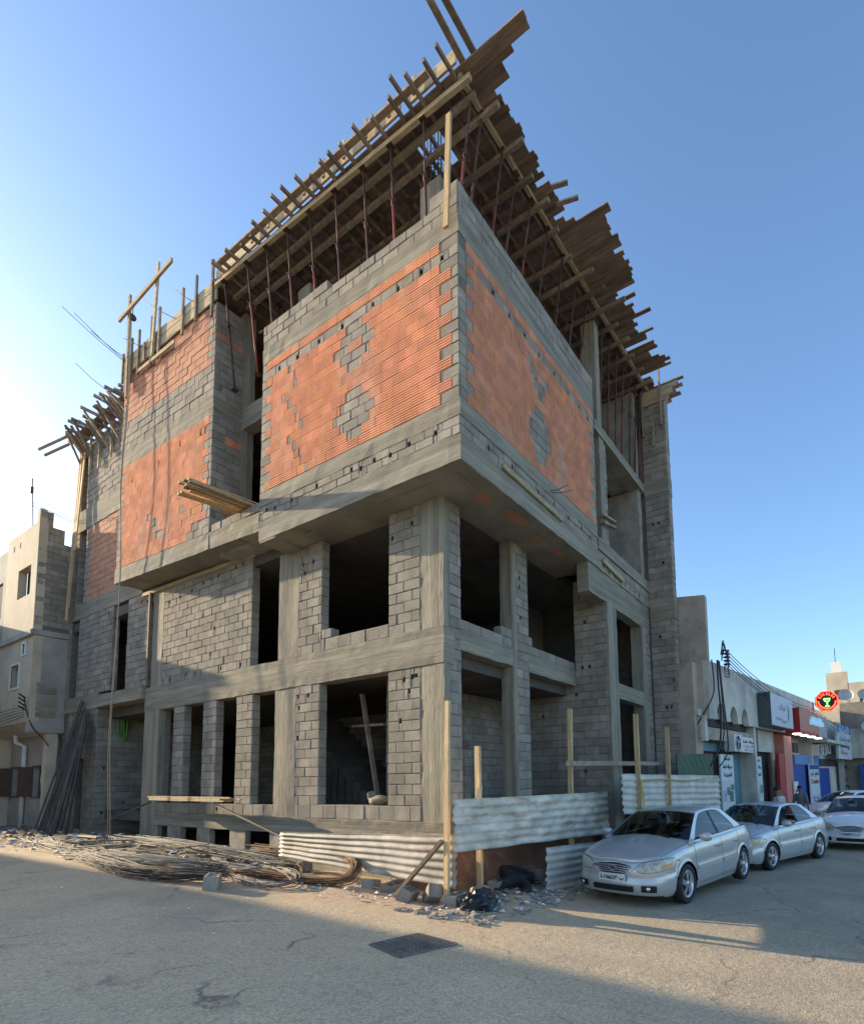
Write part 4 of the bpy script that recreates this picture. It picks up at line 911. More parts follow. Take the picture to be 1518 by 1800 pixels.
# ------------------------------------------------------------------ neighbouring houses on the left
NB = tag(empty('rendered_house', (0,0,0)), 'half rendered two-storey house with overhanging cream upper floor at the left edge', 'house')
def rwall(par, x, y0, y1, z0, z1, holes, mat, th=.25, name='wall'):
    mb = MB()
    for a, b, c, d in subtract((y0, y1, z0, z1), holes): mb.box(x, a, c, x + th, b, d)
    return mb.build(name, mat, par)
UH = [(17.15, 18.35, 8.1, 9.15)]
rwall(NB, -1.0, 16.62, 19.6, 6.75, 10.55, UH, m_plast_cream)
MB().box(-1.0, 16.62, 10.55, -.8, 16.85, 11.0).build('parapet_corner', m_plast_cream, NB)
rwall(NB, -.9, 19.6, 27, 6.6, 10.35, [(20.3,21.3,7.8,9.2)], m_plast_grey)
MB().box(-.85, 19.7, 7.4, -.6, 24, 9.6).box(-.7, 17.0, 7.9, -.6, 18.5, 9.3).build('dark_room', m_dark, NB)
# its block side wall, pieces laid one by one
NBL = len(BL)
wl = MB()
for a, b, c, d in ((-.97,.02,6.75,9.95),(-.97,-.28,9.95,10.45),(-.97,-.62,10.45,10.95)): wl.box(a, 16.635, c, b, 16.85, d)
wl = wl.build('side_wall', m_mort, NB)
side_specs = []
def nlay(u0, u1, z0, z1):
    n = round((z1 - z0) / .2); p = (z1 - z0) / n
    for k in range(n):
        x = u0 - (.2 if k % 2 else 0)
        while x < u1 - .05:
            a, b = max(x, u0), min(x + .4, u1)
            if b - a > .06: side_specs.append((a, b, z0 + k*p, z0 + (k+1)*p))
            x += .4
nlay(-.98, .02, 6.95, 9.95); nlay(-.98, -.28, 9.95, 10.45); nlay(-.98, -.62, 10.45, 10.95)
for a, b, c, d in side_specs:
    L = b - a - .012; V, F = piece_geo(L, d - c - .012, 'g', 0, random.randrange(4))
    o = MB().add(V, F, 0).build('block', m_block, wl); o.location = ((a+b)/2, 16.625 - R(0,.008), (c+d)/2)
MB().box(-1.03, 16.6, 6.62, .0, 16.9, 6.80).box(-1.06, 16.62, 6.6, -.9, 27, 6.78).build('ledge', m_plast_grey, NB)
rwall(NB, -.96, 16.63, 27, 3.7, 6.6, [(17.75,18.55,4.95,5.75),(17.3,17.55,6.05,6.4)], m_plast_cream)
MB().box(-.7, 17.0, 4.6, -.6, 19.0, 6.5).build('dark_room', m_dark, NB)
for a, b, c, d in ((17.75,18.55,4.95,5.75),(17.3,17.55,6.05,6.4)):
    mb = MB(); w = .06
    mb.box(-1.0,a-w,c-w,-.94,b+w,c).box(-1.0,a-w,d,-.94,b+w,d+w).box(-1.0,a-w,c,-.94,a,d).box(-1.0,b,c,-.94,b+w,d)
    mb.build('window_frame', m_white, NB)
cbox('side_wall', -.95, 16.64, 3.35, .02, 16.9, 6.6, m_plast_grey, NB)
for k in range(6): MB().box(-.8, 16.62, 3.85 + .2*k, -.25, 16.65, 4.02 + .2*k).build('block', m_block, wl)
MB().add([(-.95,16.64,3.7),(-.4,16.64,3.3),(-.4,27,3.3),(-.95,27,3.7),(-.95,16.64,3.78),(-.4,16.64,3.6),(-.4,27,3.6),(-.95,27,3.78)], [(0,3,2,1),(4,5,6,7),(0,1,5,4),(1,2,6,5),(2,3,7,6),(3,0,4,7)]).build('soffit', m_plast_grey, NB)
cbox('pillar', -.42, 16.7, -.2, -.12, 17.0, 3.35, m_plast_cream, NB, jit=.03)
rwall(NB, -.2, 17.0, 27, -.2, 3.35, [(17.6,18.4,1.2,2.25),(19.6,20.5,1.2,2.25)], m_plast_grey)
MB().box(-.05, 17.2, 1.0, .0, 21, 2.5).build('dark_room', m_dark, NB)
for a, b in ((17.6,18.4),(19.6,20.5)):
    f = MB().box(-.25, a - .03, 1.17, -.19, b + .03, 1.2).box(-.25, a-.03, 2.25, -.19, b+.03, 2.29).build('window_frame', m_redbrown, NB)
    MB().add([(-.22, b, 1.2), (-.55, b + .3, 1.2), (-.55, b + .3, 2.25), (-.22, b, 2.25)], [(0,1,2,3)]).build('shutter', m_redbrown, f)
MB().tube([(-.5,19.35,3.5),(-.5,19.3,3.15),(-.3,19.1,3.0),(-.28,19.1,-.1)], .07, 10).build('drain_pipe', m_white, NB)
for y in (18.9, 18.3): MB().box(-1.005, y, 10.0, -.98, y + .1, 10.2).build('vent_hole', m_dark, NB)
tag(MB().tube([(-.4,19.2,10.3),(-.5,19.4,13.2)], .02, 6).tube([(-.5,19.38,12.6),(-.5,19.38,12.85)], .05, 6).build('roof_antenna', m_prop), 'thin antenna mast on the roof of the left house', 'antenna')
WB = MB()
for k in range(5): WB.tube(spl([(-1.05,16.8,3.85+.08*k),(-1.15,17.6,3.75+.1*k),(-1.08,19.5,3.72+.11*k),(-1.05,24,3.9+.1*k)], 5), .012, 5)
WB.tube(spl([(-1.05,16.85,4.5),(-1.0,16.7,4.0),(-.85,16.6,3.5),(-.6,16.62,3.2),(-.38,16.65,2.9)], 5), .018, 5)
for k in range(4): WB.tube([(-1.0,16.9,4.1+.13*k),(-1.22,16.75,4.2+.13*k)], .025, 6)
tag(WB.build('service_cables', m_blackw), 'bracket and drooping service cables on the corner of the left house', 'cables')
# terrace across the side street, behind the photographer's left shoulder: its roof line shades the foreground
OP = tag(empty('terrace_house', (-14, 25, 0)), 'plain cream terrace house across the side street, out of view', 'house')
MB().box(-5.2, -14, -.3, 4.75, 38, 8.9).build('wall', m_plast_cream, OP); MB().box(-5.0, -13.8, 8.9, 4.6, 37.8, 9.0).build('roof', m_conc, OP)
for k in range(8):
    for z in (1.2, 4.4): MB().box(4.73, -12 + 5.5*k, z, 4.78, -10.6 + 5.5*k, z + 1.4).build('window', m_dark, OP)

RH = tag(empty('added_shade_house', (0, 26, 0)), 'plain cream house added out of view beyond the left edge to shade the left facades', 'house')  # unseen house, added to cast shade on the left house and wall
MB().box(-2.4, -5.2, -.3, 6, 8, 7.5).build('wall', m_plast_cream, RH); MB().box(-2.5, -5.3, 7.4, 6, 8, 7.65).build('cornice', m_plast_grey, RH)
for y in (-3.5, 0, 3.5):
    for z in (1.2, 4.6): MB().box(-2.43, y, z, -2.38, y + 1.1, z + 1.3).build('window', m_dark, RH)
# ------------------------------------------------------------------ lettering
def text(s, size, mat, name, par, loc, rot, bold=0, fit=None, align='CENTER'):
    cu = bpy.data.curves.new('t', 'FONT'); cu.body = s; cu.size = size; cu.align_x = align; cu.align_y = 'CENTER'; cu.extrude = .002; cu.offset = bold
    ob = bpy.data.objects.new('t', cu); COL.objects.link(ob); bpy.context.view_layer.update()
    me = bpy.data.meshes.new_from_object(ob.evaluated_get(bpy.context.evaluated_depsgraph_get())); bpy.data.objects.remove(ob); bpy.data.curves.remove(cu)
    if fit and len(me.vertices):
        xs = [v.co.x for v in me.vertices]; w = max(xs) - min(xs)
        if w > 0:
            for v in me.vertices: v.co.x *= fit / w
    me.materials.clear(); me.materials.append(mat); o = bpy.data.objects.new(name, me); COL.objects.link(o); o.parent = par; o.location = loc; o.rotation_euler = rot
    return o
# Arabic lettering: joined presentation forms, already in visual (left to right) order
def ar(w):
    F = {'ا':'\ufe8d\ufe8e\ufe8d\ufe8e','ب':'\ufe8f\ufe90\ufe91\ufe92','ت':'\ufe95\ufe96\ufe97\ufe98','ج':'\ufe9d\ufe9e\ufe9f\ufea0','خ':'\ufea5\ufea6\ufea7\ufea8','د':'\ufea9\ufeaa\ufea9\ufeaa','ر':'\ufead\ufeae\ufead\ufeae','ز':'\ufeaf\ufeb0\ufeaf\ufeb0','س':'\ufeb1\ufeb2\ufeb3\ufeb4','ش':'\ufeb5\ufeb6\ufeb7\ufeb8','ص':'\ufeb9\ufeba\ufebb\ufebc','ع':'\ufec9\ufeca\ufecb\ufecc','غ':'\ufecd\ufece\ufecf\ufed0','ق':'\ufed5\ufed6\ufed7\ufed8','ك':'\ufed9\ufeda\ufedb\ufedc','ل':'\ufedd\ufede\ufedf\ufee0','م':'\ufee1\ufee2\ufee3\ufee4','ن':'\ufee5\ufee6\ufee7\ufee8','ه':'\ufee9\ufeea\ufeeb\ufeec','و':'\ufeed\ufeee\ufeed\ufeee','ي':'\ufef1\ufef2\ufef3\ufef4','ة':'\ufe93\ufe94\ufe93\ufe94','ف':'\ufed1\ufed2\ufed3\ufed4','ط':'\ufec1\ufec2\ufec3\ufec4','ح':'\ufea1\ufea2\ufea3\ufea4'}
    no = 'ادروزة'; out = []
    for word in w.split(' '):
        r = ''
        for i, ch in enumerate(word):
            pre = i > 0 and word[i-1] not in no; nx = i < len(word)-1 and ch not in no
            f = F.get(ch); r += f[(3 if nx else 1) if pre else (2 if nx else 0)] if f else ch
        out.append(r[::-1])
    return ' '.join(out[::-1])

# ------------------------------------------------------------------ shops along the street
SD = Vector((.9908, -.1356, 0)); SN = Vector((-.1356, -.9908, 0)); S0 = Vector((9.45, -2.5, 0))
SROT = math.atan2(SD.y, SD.x)
def sp(t, off, z): return S0 + SD*t + SN*off + Vector((0,0,z))
def sbox(mb, t0, t1, o0, o1, z0, z1, tint=.5):
    return mb.add([sp(t, o, z) for z in (z0, z1) for t, o in ((t0,o1),(t1,o1),(t1,o0),(t0,o0))], [(0,3,2,1),(4,5,6,7),(0,1,5,4),(1,2,6,5),(2,3,7,6),(3,0,4,7)], tint)
SH = tag(empty('shop_building', (0,0,0)), 'weathered single-storey shop row with scalloped concrete fascia', 'shop')
poly = [(-.05,3.22)]
for c in (.95, 2.15, 3.3):
    for k in range(11): a = PI - PI*k/10; poly.append((c + .38*math.cos(a), 3.22 + .55*math.sin(a)))
poly += [(4.35,3.22),(14.5,3.25),(14.5,5.05),(-.05,4.98)]
pts = [sp(t, 0, z) for t, z in poly]; MB().poly(pts, -SN*.18).build('fascia', m_shopwall, SH)
MB().poly([Vector((9.42,-1.2,3.25)), Vector((9.42,-2.5,3.25)), Vector((9.42,-2.52,6.98)), Vector((9.42,-1.2,7.12))], (.28,0,0)).build('end_wall', m_brown, SH)
mb = MB(); sbox(mb, -.4, 14.5, -.9, -.75, -.8, 3.3); sbox(mb, -.4, 14.5, -6, -.2, 3.3, 3.5); sbox(mb, 14.5, 40, -4, -.4, -.8, 4.6); sbox(mb, -.2, .0, -.9, -.1, 2.55, 3.3); sbox(mb, 4.4, 4.6, -.75, -.05, -.8, 3.3)
sbox(mb, -.3, 14.5, -6, -5.8, -.8, 5); sbox(mb, 14.3, 14.5, -6, -.2, -.8, 5); sbox(mb, -.05, 14.5, -2, -.2, 4.6, 4.9)
mb.build('wall', m_shopwall, SH)
mb = MB(); sbox(mb, -.3, 4.4, -.72, -.2, 2.62, 3.0); mb.build('lintel', m_brown, SH); mb = MB(); sbox(mb, .3, 4.3, -.34, -.28, 3.05, 4.3); mb.build('arch_shade_panel', m_dark, SH)  # dark sheet added behind the arches to stand in for shade
mb = MB(); sbox(mb, -.45, .1, -2.2, -.3, -.8, 4.9); mb.build('flank_wall', m_brown, SH)
mb = MB(); sbox(mb, 0.1, 2.3, -.74, -.7, -.6, 2.6); mb.build('shop_door', m_redbrown, SH)
mb = MB(); sbox(mb, .2, 2.2, -.69, -.55, 2.3, 2.58); mb.build('roller_shutter', m_teal, SH)
mb = MB(); sbox(mb, 2.4, 4.3, -.74, -.70, -.6, 2.4); mb.build('shop_door', m_dark, SH)
mb = MB(); sbox(mb, 3.6, 4.6, -.66, -.6, -.6, 2.3); mb.build('folded_door', m_teal, SH)
mb = MB(); sbox(mb, 4.6, 6.2, -.72, -.6, -.6, 2.35); mb.build('shop_door', m_blue, SH)
mb = MB(); sbox(mb, 5.9, 8.1, -.4, -.34, 2.4, 3.25); mb.build('shop_lintel', m_shopwall, SH); mb = MB(); sbox(mb, 6.3, 8.0, -.7, -.6, -.6, 2.4); mb.build('shop_door', m_dark, SH)
mb = MB(); sbox(mb, 7.3, 8.1, -.1, .0, -.65, 2.35); mb.build('red_leaf', m_redp, SH); mb = MB(); sbox(mb, 8.1, 9.35, -.35, .02, -.65, 3.1); mb.build('salmon_column', m_salmon, SH)
mb = MB(); sbox(mb, 8.6, 12.2, -.6, .55, 3.22, 4.25); mb.build('red_canopy', m_redp, SH); mb = MB(); sbox(mb, 12.2, 14.1, -.6, .55, 3.2, 4.2); mb.build('grey_canopy', m_greyp, SH)
mb = MB(); sbox(mb, 8.6, 12.2, .552, .56, 3.3, 4.22); mb.build('red_front', m_salmon, SH)
for t in (8.9, 10.2, 11.6, 13.0): mb = MB(); sbox(mb, t, t + .55, .18, .42, 3.165, 3.195); mb.build('canopy_lamp', m_lamp, SH)
mb = MB()
for k in range(9):
    t0 = 10.2 + .3*k; sbox(mb, t0, t0 + .24, .57, .66, 3.62 + .03*(k % 3), 3.86 + .05*((k*7) % 4))
    if k % 2: sbox(mb, t0 + .05, t0 + .12, .57, .66, 3.86, 4.02)
mb.build('raised_letters', m_bluel, SH)
for a, b, m1 in ((9.5, 13.3, m_blue), (13.4, 16.2, m_blue), (16.3, 19.2, m_blue), (26, 31, m_blue)):
    mb = MB(); sbox(mb, a, b, -.42, -.36, -.7, 2.2 if a < 16 else 1.8); mb.build('blue_shutter', m1, SH)
mb = MB(); sbox(mb, 11.2, 16.2, -.40, -.3, 1.95, 2.4); mb.build('blue_header', m_blue2, SH)
mb = MB(); sbox(mb, 14.5, 26, -.39, -.37, 1.9, 2.3); mb.build('dark_opening', m_dark, SH)
mb = MB(); sbox(mb, 14.2, 21, -.4, .5, 3.05, 3.2); mb.build('concrete_awning', m_shopwall, SH)
for t in (17.0, 18.6): mb = MB(); sbox(mb, t, t + .8, -.39, -.36, 3.6, 4.3); mb.build('window', m_redbrown, SH)
for t in (10.4, 11.4): mb = MB(); sbox(mb, t, t + .9, -.45, -.35, 2.5, 2.95); mb.build('window_grille', m_dark, SH)
# signs and banners
def sign(name, t0, t1, off, z0, z1, face, label, depth=.25, side=None, cat='sign', lines=(), tilt=0, bands=()):
    e = tag(empty(name, sp((t0+t1)/2, off, z0)), label, cat); e.rotation_euler = (0, 0, SROT); w = t1 - t0; h = z1 - z0
    MB().box(-w/2, 0, 0, w/2, depth, h).build('case', side or face, e)
    MB().box(-w/2+.03, -.006, .03, w/2-.03, -.001, h-.03).build('face', face, e)
    for (a, b, c, d, m1) in bands: MB().box(-w/2 + a*w, -.012, c*h, -w/2 + b*w, -.0075, d*h).build('printed_band', m1, e)
    for (s, size, u, v, m1, fw) in lines: text(s, size, m1, 'lettering', e, (-w/2 + u*w, -.014, v*h), (PI/2, 0, 0), bold=.004, fit=fw*w if fw else None)
    return e
bs_ = sign('box_sign', 4.8, 7.95, .45, 3.28, 4.5, m_signface, 'large pale blue-grey box sign with a swoosh above the second shop', .55, m_signdk,
     lines=[(ar('شركات'), .32, .5, .62, m_greyp, .3), (ar('خدمات السيارات'), .14, .35, .25, m_greyp, .3), (ar('قطع غيار'), .14, .55, .2, m_greyp, .2)])
sw = MB()
for k in range(12):
    a = -1.0 + 2.0*k/11
    sw.v += [(.55 + .28*math.cos(a), -.014, .62 + .42*math.sin(a)), (.55 + (.28 + .14*math.cos(a))*math.cos(a), -.014, .62 + .40*math.sin(a))]
for k in range(11): sw.f.append((2*k, 2*k+1, 2*k+3, 2*k+2)); sw.t.append(.5); sw.sm.append(False)
sw.build('swoosh_emblem', m_signdk, bs_)
sign('name_board', 3.05, 4.7, -.1, 2.3, 2.82, m_white, 'small white name board right of the first air conditioner', .06, lines=[(ar('صيانة عامة'), .13, .5, .7, m_ink, .8), (ar('فلاتر زيوت'), .11, .5, .42, m_greyp, .8), (ar('قطع غيار'), .1, .5, .18, m_greyp, .7)])
bl = [(ar('خدمة'), .18, .5, .95, m_ink, .5), (ar('صيانة عامة'), .18, .5, .85, m_ink, .7), (ar('الحديثة'), .18, .5, .75, m_ink, .6)]
sign('printed_banner', 1.5, 2.75, -.3, -.45, 2.2, m_banner, 'tall printed banner with green pictures left of the second shop door', .05, cat='banner', lines=bl, bands=[(.03,.97,.42,.68,m_signface),(.08,.3,.44,.56,m_bgreen),(.35,.6,.5,.6,m_bgreen),(.55,.85,.42,.55,m_bgreen),(.65,.95,.56,.63,m_bgreen),(.45,.97,.25,.36,m_bblue)])
sign('printed_banner', 5.1, 6.0, -.3, -.45, 2.2, m_banner, 'narrow printed banner on the right side of the second shop door', .05, cat='banner', lines=bl, bands=[(.03,.97,.42,.68,m_signface),(.1,.45,.44,.55,m_bgreen),(.55,.9,.48,.6,m_bgreen),(.45,.97,.25,.34,m_bblue)])
sign('printed_banner', 9.0, 9.7, .1, -.6, 1.2, m_white, 'low white banner with arabic lettering beside the salmon column', .05, cat='banner', lines=[(ar('قطع'), .2, .5, .8, m_ink, .7), (ar('غيار'), .2, .5, .5, m_ink, .7)])
sign('printed_banner', 13.45, 15.6, -.2, -.5, 1.97, m_banner, 'white parts banner with red and blue lettering before the blue shutters', .05, cat='banner', lines=[(ar('قطع غيار'), .3, .5, .82, m_ink, .8), ('Daelan', .32, .5, .66, m_redp, .8), (ar('كورية'), .3, .5, .35, m_bblue, .7), (ar('فلاتر زيوت'), .3, .5, .18, m_bblue, .7)], bands=[(.02,.98,.9,.99,m_blue)])
sign('hanging_sign', 18.3, 22.6, .3, 2.3, 4.2, m_banner, 'crowded blue and white parts sign hanging over the far shutters', .12, lines=[(ar('الاصلية'), .6, .5, .88, m_white, .7), (ar('قطع غيار السيارات'), .36, .5, .6, m_bblue, .8), (ar('زيوت فلاتر'), .36, .5, .4, m_ink, .7), (ar('جملة'), .36, .4, .2, m_redp, .5)], bands=[(.0,1,.78,1,m_bblue)])
eb = sign('printed_banner', 21.3, 25.2, -.2, -.5, 2.1, m_greyp, 'grey maker banner with a red three-diamond emblem and a winged oval below', .05, cat='banner', lines=[('MITSUBISHI', .34, .5, .92, m_ink, .8)])
dm = MB()
for a in (90, 210, 330):
    a = math.radians(a); ux, uz = math.cos(a), math.sin(a); px, pz = -uz, ux
    dm.poly([(0, -.012, 1.75), (.3*ux + .17*px, -.012, 1.75 + .3*uz + .17*pz), (.6*ux, -.012, 1.75 + .6*uz), (.3*ux - .17*px, -.012, 1.75 + .3*uz - .17*pz)], (0,.004,0))
dm.build('diamond_emblem', m_redp, eb)
ov = MB(); ov.tube([(.75*math.cos(2*PI*k/20), -.02, .75 + .5*math.sin(2*PI*k/20)) for k in range(21)], .05, 5); ov.tube([(-.6,-.02,.95),(-.25,-.02,.95),(0,-.02,.6),(.25,-.02,.95),(.6,-.02,.95)], .05, 5); ov.build('winged_emblem', m_ink, eb)
OC = tag(empty('neon_sign', sp(14.3, .6, 4.62)), 'octagonal neon sign with red ring and green cup glowing over the street', 'sign'); OC.scale = (.86,.86,.86); OC.rotation_euler = (0, 0, math.atan2(CAM.y - OC.location.y, CAM.x - OC.location.x) + PI/2 + .25)
oc = [(.62*math.cos(PI/8 + PI/4*k), -.0, .5 + .62*math.sin(PI/8 + PI/4*k)) for k in range(8)]
MB().poly(oc, (0,.14,0)).build('case', m_black, OC)
MB().tube([(p[0]*.95, -.03, .5 + (p[2]-.5)*.95) for p in oc + oc[:1]], .022, 5).build('red_ring', m_neonr, OC)
ob = MB(); ob.tube([(.44*math.cos(PI + PI*k/12), -.03, .5 + .44*math.sin(PI + PI*k/12)) for k in range(13)], .03, 5)
for k in range(7): a = math.radians(30 + 20*k); ob.tube([(.34*math.cos(a), -.03, .5 + .34*math.sin(a)), (.47*math.cos(a + .05*(-1)**k), -.03, .5 + .47*math.sin(a))], .03, 5)
ob.build('red_lettering', m_neonr, OC)
MB().tube([(-.16,-.04,.62),(-.1,-.04,.5),(0,-.04,.44),(.1,-.04,.5),(.16,-.04,.62),(-.16,-.04,.62)], .035, 5).tube([(0,-.04,.44),(0,-.04,.26),(-.1,-.04,.2),(.1,-.04,.2)], .035, 5).build('green_cup', m_neong, OC)
MB().tube([(0,.1,.5),(-.3,.6,.5),(-.6,1.1,.4)], .025, 5).build('bracket', m_black, OC)
def ac(t, off, z, label):
    e = tag(empty('air_conditioner', sp(t, off, z)), label, 'air conditioner'); e.rotation_euler = (0,0,SROT)
    MB().box(-.42,0,0,.42,.32,.56).build('case', m_ac, e); MB().lathe([(.0,0),(.22,-.002),(.22,-.02),(.0,-.02)], (-.08,.0,.28), (0,1,0), 20).build('fan_opening', m_black, e)
    MB().lathe([(.235,-.025),(.255,-.025),(.255,-.0),(.235,0)], (-.08,.0,.28), (0,1,0), 20).build('fan_ring', m_ac, e)
    for k in range(3): MB().bar((-.08,-.022,.28), (-.08+.2*math.cos(k*2.1+.4),-.022,.28+.2*math.sin(k*2.1+.4)), .07, .006, up=(0,1,0)).build('fan_blade', m_greyp, e)
ac(2.45, .0, 2.3, 'air conditioner unit beside the white name board'); ac(14.9, .05, 2.4, 'air conditioner unit over the blue shutters, left of three'); ac(16.0, .05, 2.45, 'air conditioner unit over the blue shutters, middle of three'); ac(17.2, .05, 2.55, 'air conditioner unit over the blue shutters, right of three')
# cables
hub = Vector((9.95, -2.75, 5.1)); cb = MB()
for k in range(6):
    a = R(0, 6); cb.tube(spl([hub + Vector((-.1*math.cos(a), -.05, .1*math.sin(a))), hub + Vector((.1*math.cos(a*2), -.15, .25 + .05*k)), hub + Vector((.3, -.2, .1 - .12*k)), hub + Vector((.1,-.1,-.3 - .05*k))], 5), .014, 5)
for k, (z1, sag, r) in enumerate(((4.6,.7,.012),(4.5,.75,.012),(4.3,.75,.014),(4.15,.7,.014),(4.0,.6,.012))):
    a = hub + Vector((.15, -.15, .28 - .11*k)); b = sp(12.6, .3, z1)
    cb.tube([a.lerp(b, i/14) + Vector((0,0,-sag*4*(i/14)*(1-i/14)*.55)) for i in range(15)], r, 5)
    c = sp(20.5, .3, z1 - .5); cb.tube([b.lerp(c, i/8) + Vector((0,0,-.3*(i/8)*(1-i/8))) for i in range(9)], r, 5)
for k in range(5): cb.tube([hub + Vector((.15,-.1,.25-.11*k)), hub + Vector((.45,-.2,.28-.11*k))], .03, 6)
tag(cb.build('overhead_cables', m_blackw), 'bundle of black overhead cables fanning from the shop corner along the street', 'cables')
cb = MB()
for k, P in enumerate(([(9.55,-2.6,5.0),(9.5,-2.62,4.0),(9.3,-2.3,3.3),(9.1,-2.0,2.7)], [(9.75,-2.72,5.0),(9.72,-2.72,4.2),(9.7,-2.75,3.3),(9.5,-2.7,2.4),(9.1,-2.5,1.8)], [(9.95,-2.74,5.0),(10.1,-2.76,4.0),(10.2,-2.8,3.0),(10.1,-2.8,2.2),(9.5,-2.6,1.7)], [(9.85,-2.74,5.0),(9.95,-2.76,3.8),(9.95,-2.78,3.0),(9.6,-2.72,2.2)])):
    cb.tube(spl(P, 7), .02 if k != 1 else .028, 6)
tag(cb.build('hanging_cables', m_blackw), 'thick black cables drooping down the front of the shop end wall', 'cables')
# ------------------------------------------------------------------ buildings at the end of the street
def bldg(name, label, x0, x1, y0, y1, z1, mat, wins, extra=()):
    e = tag(empty(name, (x0, (y0+y1)/2, -.65)), label, 'building'); mb = MB().box(0, y0-(y0+y1)/2, 0, x1-x0, y1-(y0+y1)/2, z1+.65); mb.build('wall', mat, e)
    for (ya, za, w, h) in wins:
        f = MB().box(-.06, ya-(y0+y1)/2, za+.65, .0, ya-(y0+y1)/2+w, za+.65+h).build('window', m_redbrown, e); MB().box(-.075, ya-(y0+y1)/2+.1, za+.75, -.062, ya-(y0+y1)/2+w-.1, za+.55+h).build('pane', m_black, f)
    for (a, b, c, d, ee, ff, mm, nn) in extra: MB().box(a-x0, c-(y0+y1)/2, ee+.65, b-x0, d-(y0+y1)/2, ff+.65).build(nn, mm, e)
    return e
bldg('apartment_block', 'distant tan apartment block with a stair tower and white water tank', 42, 52, -16, -5.9, 8.4, m_tan, [(-7.6,6.4,1.0,.9),(-9.8,6.4,1.2,1.0),(-13,6.4,1.2,1.0)],
     extra=((42.0,47,-5.95,-4.5,-.6,9.3,m_tan,'stair_tower'),(41.95,42.0,-5.5,-5.0,7.2,7.9,m_redbrown,'tower_window'),(43,45.2,-5.6,-4.85,9.3,10.3,m_white,'water_tank'),(44,44.1,-5.2,-5.15,10.3,11.6,m_prop,'antenna')))
bldg('grey_building', 'far grey block building with white upper terrace and satellite dishes at the right edge', 33, 41, -14, -5.4, 5.9, m_block, [(-8.6,1.2,.8,1.6)], extra=((32.4,33,-14,-5.8,2.4,4.2,m_shopwall,'terrace_wall'),(32.6,33.0,-14,-6.2,-.6,2.0,m_blue,'blue_shutter')))
bldg('low_house', 'far cream house wall between the shops and the grey building', 31, 36, -5.4, -3.2, 5.4, m_tan, [(-4.9,3.4,.5,.8),(-4.1,3.4,.4,.8)])
for k, (x, y, z, r) in enumerate(((33.2,-5.75,6.35,.42),(33.2,-6.7,6.3,.36),(32.2,-6.8,4.2,.4))):
    o = MB().lathe([(0.01,.0),(r*.4,.03),(r*.75,.1),(r,.2)], (0,0,0), (-1,-.2,.4), 20).tube([(.2,0,-.5),(0,0,0)], .03, 6).build('satellite_dish', m_dish); o.location = (x, y, z)
    tag(o, 'satellite dish on the far grey building, %s' % ('left of two on the roof','right of two on the roof','on the terrace wall')[k], 'dish')

# ------------------------------------------------------------------ cars (local x: 0 nose .. 4.48 tail, y: right side positive)
OUT = spl([(0,0,0),(.012,.28,0),(.055,.5,0),(.15,.68,0),(.36,.80,0),(.8,.855,0),(1.6,.868,0),(2.6,.868,0),(3.5,.855,0),(4.0,.815,0),(4.28,.72,0),(4.42,.52,0),(4.47,.28,0),(4.48,0,0)], 14)
def resample(P, st):
    out = [P[0]]; acc = 0
    for a, b in zip(P, P[1:]):
        d = (b - a).length; acc += d
        if acc >= st: out.append(b); acc = 0
    if (out[-1] - P[-1]).length > 1e-4: out.append(P[-1])
    return out
ZS = [(0,.70),(.05,.715),(.2,.775),(.5,.845),(.9,.90),(1.25,.945),(2.0,.965),(2.8,.99),(3.4,1.015),(3.9,1.02),(4.3,1.0),(4.42,.96),(4.48,.93)]
ROW = [(0,-.07),(.08,-.03),(.2,-.005),(.4,.006),(.5,.0),(.52,-.006),(.7,-.004),(.85,-.018),(.95,-.045),(1,-.085)]
WX = (.87, 3.48); WR = .355
def zbot(x, y):
    z = .20 if x < .25 else .215 if x > 4.2 else .175
    if y > .6:
        for c in WX:
            q = WR**2 - (x - c)**2
            if q > 0: z = max(z, .31 + math.sqrt(q))
    return z
def nrm(i):
    d = OUT_[min(i+1, len(OUT_)-1)] - OUT_[max(i-1, 0)]; n = Vector((-d.y, d.x, 0)); n = -n if n.dot(Vector((OUT_[i].x - 2.24, OUT_[i].y, 0))) < 0 else n
    return n.normalized()
OUT_ = resample(OUT, .045)
def wpt(i, t, off=0):
    p = OUT_[i]; n = nrm(i); zb = zbot(p.x, p.y); z1 = interp(ZS, p.x); z = lerp(zb, z1, t); tz = (z - .18)/(z1 - .18); o = interp(ROW, tz) + off + (.012 if p.y > .6 and zb > .3 and t < .12 else 0)
    if p.x < .3 and t < .45: o += .025 * (1 - p.x/.3)
    if p.x > 4.2 and t < .5: o += .03
    return Vector((p.x + n.x*o, p.y + n.y*o, lerp(zb, z1, t)))
def wz(i, z, off=0):
    p = OUT_[i]; zb = zbot(p.x, p.y); z1 = interp(ZS, p.x); return wpt(i, min(max((z - zb)/(z1 - zb), 0), 1), off)
TS = [0,.04,.08,.14,.2,.3,.4,.5,.52,.6,.7,.8,.85,.9,.95,1]
def mir(P, s): return [[Vector((p.x, p.y*s, p.z)) for p in r] for r in P]
def idx(cond): return [i for i in range(len(OUT_)) if cond(OUT_[i])]
def hood_z(x, q):   # q 0 at the edge, 1 at the centre
    return interp(ZS, x) + (.075*ss(0,.6,x) if x < 2 else .03) * (1 - (1-q)**2) + .02*q*ss(.0,.2,x)
def side_y(x, z):
    b = .80 if x < 3 else .80 - .06*(x-3); return lerp(b, .575, min(max((z - .96)/.45, 0), 1.1))
def patch(i0, i1, zf0, zf1, off, n=6, s=1):
    return mir([[wz(i, lerp(zf0(OUT_[i]), zf1(OUT_[i]), k/n), off) for k in range(n+1)] for i in range(i0, i1+1)], s)
def near_i(f): return min(range(len(OUT_)), key=lambda i: f(OUT_[i]))
PROT = {}
